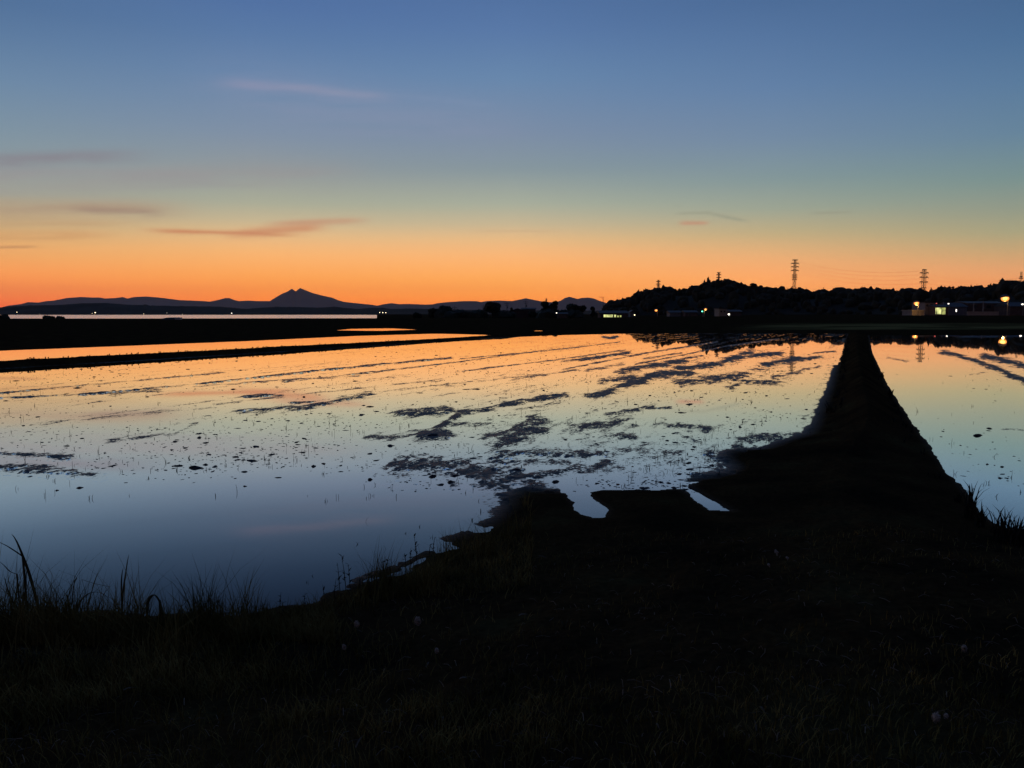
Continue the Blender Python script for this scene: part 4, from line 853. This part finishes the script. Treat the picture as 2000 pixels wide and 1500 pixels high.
def weed(name, label, px_, py_, hpx, seed, group, m='weed'):
    """upright weed: stem with little leaves up its length"""
    P = at_z(px_, py_, 0); D = P.y; P.z = max(h1(P.x, D), -.03); r = random.Random(seed); s = D / F; t = thing(name, label, 'weed', P, 0, group)
    H = hpx * s; lx = r.uniform(-.15, .15) * H; mb = MB(); mb.tube([(0, 0, -.03), (lx * .4, 0, H * .5), (lx, 0, H)], [.9 * s, .7 * s, .3 * s], 5); mb.build('stem', M[m], t); mb = MB()
    for k in range(max(4, int(hpx / 5))):
        f = r.uniform(.15, 1); a_ = r.uniform(0, 6.28); l = r.uniform(4, 9) * s; p0 = Vector((lx * f, 0, H * f)); dv = Vector((math.cos(a_), math.sin(a_), r.uniform(.2, 1)))
        mb.blade([p0, p0 + dv * l * .5, p0 + dv * l - Vector((0, 0, l * .15))], 3.6 * s, (-math.sin(a_), math.cos(a_), 0))
    mb.build('leaves', M[m], t); return t
GW = 'weeds along the water edge of the near bank'
for i, (a, b_, h, lab) in enumerate([(815,1094,34,'tallest leafy weed on the bank edge below the ruts'),(802,1098,20,'leafy weed just left of the tallest bank weed'),(793,1102,16,'low weed spreading left of the tallest bank weed'),(845,1078,22,'upright weed right of the tallest bank weed'),(838,1082,14,'short weed between two upright bank weeds'),(748,1116,16,'pair leaved weed on the muddy point'),(756,1112,12,'small weed behind the muddy point'),
    (664,1150,36,'tall thin weed in front of the muddy inlet'),(676,1148,44,'tallest thin weed in front of the muddy inlet'),(684,1146,32,'curved weed beside the muddy inlet'),(652,1168,26,'bushy weed left of the muddy inlet'),(700,1165,26,'weed leaning into the muddy inlet'),(736,1170,24,'weed inside the little pool on the bank'),(724,1172,20,'weed at the rim of the little pool on the bank'),
    (634,1176,24,'dark knobbly weed by the bank left of the inlet'),(593,1192,22,'low dark weed at the end of the grassy edge'),(546,1196,28,'weed with drooping top over blue water'),(554,1200,18,'small weed below the drooping top'),(512,1206,20,'grassy weed on the edge beside the drooping one'),(470,1206,24,'thin weed on the edge right of the bushy tussock'),(455,1204,18,'weed bent right by the bushy tussock'),(433,1202,28,'hair thin weed above the bushy tussock')]): weed('weed', lab, a, b_ + 2, h * 1.55, 100 + i, GW)
GS = 'seedlings standing in the paddy water'
for i, (a, b_, h, lab) in enumerate([(792,1042,13,'bent seedling shaped like an arrow in the blue water'),(818,1030,13,'leafy seedling right of the arrow shaped one'),(843,1050,16,'upright seedling nearest the bank weeds'),(600,1138,18,'forked seedling alone in the deep blue water'),(608,1125,16,'thin seedling behind the forked one'),(698,1062,16,'faint hooked seedling in open water'),(922,1016,14,'dark upright seedling by the mud edge'),(936,1022,12,'leaning seedling touching the mud edge'),(939,1000,16,'thin seedling beside the mud edge'),(778,1060,14,'curved seedling left of the arrow shaped one'),(753,1072,26,'hair thin seedling in the blue water'),(768,1100,22,'thin blade rising before the bank weeds'),(872,1062,30,'thin spike over the mud by the bank'),(596,1180,16,'seedling close to the end of the grassy edge'),(713,1020,22,'straight hair thin seedling far out in the water')]):
    tuft('seedling', lab, 'seedling', a, b_, 2 if h < 20 else 1, h, 4, 'weed', GS, w_=2.4 if h < 20 else 1.4, seed=i)
GT = 'tufts along the bank and path'
for i, (a, b_, n_, h, sp_, lab, m_) in enumerate([(385,1222,70,40,40,'bushy tussock hanging over the water edge','tall'),(60,1225,90,46,60,'thick tussock around the foot of the tall reed','tall'),(145,1222,50,36,40,'tussock below the snapped stalk','tall'),(235,1228,60,32,60,'tussock at the foot of the forked blades','tall'),(320,1232,40,32,40,'tussock under the tall loop','tall'),(460,1226,40,24,50,'low tussock at the end of the grassy edge','tall'),
    (1895,985,26,56,22,'blurred tall weed clump on the path edge over the right paddy','weed'),(1915,1000,20,40,22,'smaller weed clump in front of the blurred one','weed'),(1962,1040,36,52,40,'wide weed clump at the near corner of the right paddy','weed'),(1992,1050,30,46,30,'weed clump at the picture edge by the right paddy','weed'),(1872,955,10,22,12,'sprig of weed where the path edge bends','weed'),(1835,912,8,16,12,'thin sprig on the path edge','weed'),(1806,868,8,14,10,'fine sprig higher on the path edge','weed'),(1740,768,10,18,8,'upright sprig standing over the right paddy','weed'),(1722,728,7,9,6,'tiny sprig far along the path edge','weed'),(1780,830,6,12,8,'small sprig halfway along the path edge','weed'),
    (992,1320,14,60,16,'pale blades standing alone in the dark bank','tall'),(1102,1215,12,40,16,'thin pale blades right of the dandelion clock','tall'),(1105,1470,6,70,40,'pair of long pale blades bending near the bottom edge','tall'),(640,1310,5,30,6,'single pale upright blade below the dandelion','tall'),(1540,1480,4,40,20,'pale forked blade near the bottom edge','straw'),(20,1400,12,60,20,'green blades at the lower corner','tall'),(75,1410,12,50,20,'cluster of upright blades beside the corner blades','tall')]):
    if m_ == 'weed': n_, h = int(n_ * 1.6) if n_ > 12 else n_, h * 1.7
    tuft('grass_tuft' if m_ != 'weed' else 'weed_clump', lab, 'grass tuft' if m_ != 'weed' else 'weed clump', a, b_, n_, h, sp_, m_, GT, w_=3.2, seed=40 + i, z0=.30 if b_ > 1180 else .15)
# the small growth along the top of the far levee
rl = random.Random(3); mb = MB()
for k in range(2600):
    f = rl.random() ** 1.4; a = -60 + 1050 * (1 - f); bpy_ = float(np.interp(a, [0, 400, 700, 980], [712, 689, 672, 657.5])) + rl.uniform(-9, 7) * (1.2 - a / 1000)
    P = at_z(a, bpy_, .2); z = h1(P.x, P.y) if k % 2 == 0 else None
    if z is None or z < .06: continue
    h = rl.uniform(.02, .075) * (1 + (rl.random() < .02) * 1.5); an = rl.uniform(0, 6.28)
    for j in range(3):
        an += 2.1; mb.blade([(P.x, P.y, z - .02), (P.x + math.cos(an) * h * .3, P.y + math.sin(an) * h * .3, z + h * .6), (P.x + math.cos(an) * h * .7, P.y + math.sin(an) * h * .7, z + h)], .05, (-math.sin(an), math.cos(an), 0))
for k in range(900):
    for E in (POLYS[1][:8], np.array([at_z(p_, q_)[:2] for p_, q_ in ((1655,652),(1640,705),(1628,755),(1612,800),(1590,848))])):
        j = rl.randrange(len(E) - 1); f = rl.random(); X, Y = E[j] * (1 - f) + E[j + 1] * f
        X += rl.gauss(0, .13); Y += rl.gauss(0, .13); z = h1(X, Y)
        if z < .02 or mnoise.noise(Vector((X * .8, Y * .8, 4))) < -.12: continue
        h = rl.uniform(.03, .11) * (1 + (rl.random() < .12) * 1.2); an = rl.uniform(0, 6.28)
        for i in range(4):
            an += 1.7; hh = h * rl.uniform(.6, 1.1); mb.blade([(X, Y, z - .02), (X + math.cos(an) * hh * .3, Y + math.sin(an) * hh * .3, z + hh * .6), (X + math.cos(an) * hh * .7, Y + math.sin(an) * hh * .7, z + hh)], .012 + Y * .0006, (-math.sin(an), math.cos(an), 0))
o = mb.build('levee_grass', M['weed']); tag(o, 'ragged low growth along the dark levee between the paddies', 'grass', kind='stuff')
def dandelion(label, px_, py_, rpx, seed, D=None, fluff=150, half=False):
    r = random.Random(seed); z0 = .34; P = at_z(px_, py_ + 22, z0); D = P.y + .05; Hd = at_d(px_, py_, D); zb = h1(Hd.x, D); s = D / F
    t = thing('dandelion', label, 'dandelion', (Hd.x, D, zb), 0, 'dandelion clocks in the bank grass'); H = max(.04, Hd.z - zb); mb = MB(); mb.tube([(.01, 0, -.02), (.006, 0, H * .5), (0, 0, H)], [.0022, .002, .0018], 6); mb.build('stem', M['tall'], t)
    mb = MB(); rr = rpx * s
    for k in range(fluff):
        v = Vector((r.gauss(0, 1), r.gauss(0, 1), r.gauss(0, 1))).normalized()
        if half and v.x + v.z < -.1: continue
        if r.random() < .25 and v.x > .2: continue
        v = Vector((v.x * .8, v.y * .8, v.z * 1.1)) * r.uniform(.75, 1.1)
        p = Vector((0, 0, H)) + v * rr; a_ = v.orthogonal().normalized(); b2 = v.cross(a_)
        mb.tube([Vector((0, 0, H)) + v * rr * .25, p], .0003, 3)
        for q_ in range(5):
            w_ = q_ * 1.257 + r.random(); dr = (a_ * math.cos(w_) + b2 * math.sin(w_)) * rr * .32 + v * rr * .1
            sd = v.cross(dr).normalized() * .0011; mb.add([p - sd, p + sd, p + dr + sd * .4, p + dr - sd * .4], [(0, 1, 2, 3)])
    mb.build('seed_head', M['fluff'], t); mb = MB(); mb.ball((0, 0, H), rr * .25); mb.build('heart', M['bud'], t)
for i, a in enumerate([('largest pale dandelion clock on the dark bank',816,1213,7.5),('small brownish dandelion clock left of the largest one',697,1219,6),('half blown dandelion clock below the small brownish one',671,1265,6),('flattened dandelion clock below the largest one',853,1271,5),
    ('curved dandelion clock on the trodden bank near the path',1515,1080,5.5),('tiny dandelion clock right of the curved one',1537,1091,4),('tiny dandelion clock under the curved one',1501,1105,4),('dim dandelion clock low on the trodden bank',1882,1291,6),('dim double dandelion clock near the bottom corner',1826,1447,9),('dim dandelion clock beside the double one',1845,1448,5)]):
    dandelion(a[0], a[1], a[2], a[3], 60 + i, half=('half' in a[0] or 'curved' in a[0]))
def straw(label, px_, py_, lpx, an, m='straw'):
    P = at_z(px_, py_, .33); z = h1(P.x, P.y) + .02; s = P.y / F; mb = MB(); d = Vector((math.cos(an), math.sin(an) * .6, math.sin(an) * .5)) * lpx * s / 2
    mb.blade([-d, -d * .3 + Vector((0, 0, .006)), d * .4 + Vector((0, 0, .004)), d], 4.2 * s, (-math.sin(an), math.cos(an), .2)); o = mb.build('straw', M[m]); o.location = (P.x, P.y, z); tag(o, label, 'straw', 'loose straws on the bank')
for a in [('short pale straw lying in the middle of the bank',1022,1160,18,.2),('upright pale straw beside the flattened dandelion',835,1252,16,1.2),('long pale straw in the grass below the reed',252,1284,28,.25),('bright white petal like scrap near the bottom edge',1488,1432,18,-1.1),('thin vertical straw by the bottom edge',1474,1462,30,1.5),('slanting straw in the bottom grass',702,1450,34,1.2),('short orange straw at the very bottom',1284,1466,16,-1.2),('curled straw on the dark bank by the pale blades',865,1388,12,1.4),('level pale straw right of the flattened dandelion',905,1302,16,.1),('thin bright straw on the trodden earth',1547,1354,8,-.9)]: straw(*a)

# ------------------------------------------------------------------ the air
mb = MB(); mb.box(-58000, -1500, -24, 58000, 31500, 1000)
hz = bpy.data.materials.new('haze_air'); hz.use_nodes = True; n = hz.node_tree; n.nodes.remove(n.nodes['Principled BSDF'])
pv = n.nodes.new('ShaderNodeVolumePrincipled'); pv.inputs['Color'].default_value = (1, .80, .70, 1); pv.inputs['Density'].default_value = HAZE_D; pv.inputs['Anisotropy'].default_value = .2
n.links.new(pv.outputs[0], n.nodes['Material Output'].inputs['Volume'])
HAZE = True
if HAZE:
    o = mb.build('haze', hz); tag(o, 'thin evening haze over the plain', 'haze', kind='stuff')

# ------------------------------------------------------------------ camera and render settings
cam = bpy.data.cameras.new('camera'); co_ = bpy.data.objects.new('camera', cam); C.objects.link(co_)
co_.location = (0, 0, HC); co_.rotation_euler = (math.pi / 2 - PITCH, 0, 0)
cam.sensor_width = 36; cam.lens = 36 * F / 2000; cam.clip_start = .05; cam.clip_end = 120000
S = bpy.context.scene; S.camera = co_
S.view_settings.view_transform = 'Standard'; S.view_settings.look = 'None'; S.view_settings.exposure = 0; S.view_settings.gamma = 1
S.render.engine = 'CYCLES'
S.cycles.max_bounces = 6; S.cycles.diffuse_bounces = 2; S.cycles.glossy_bounces = 3; S.cycles.volume_bounces = 0; S.cycles.use_denoising = True
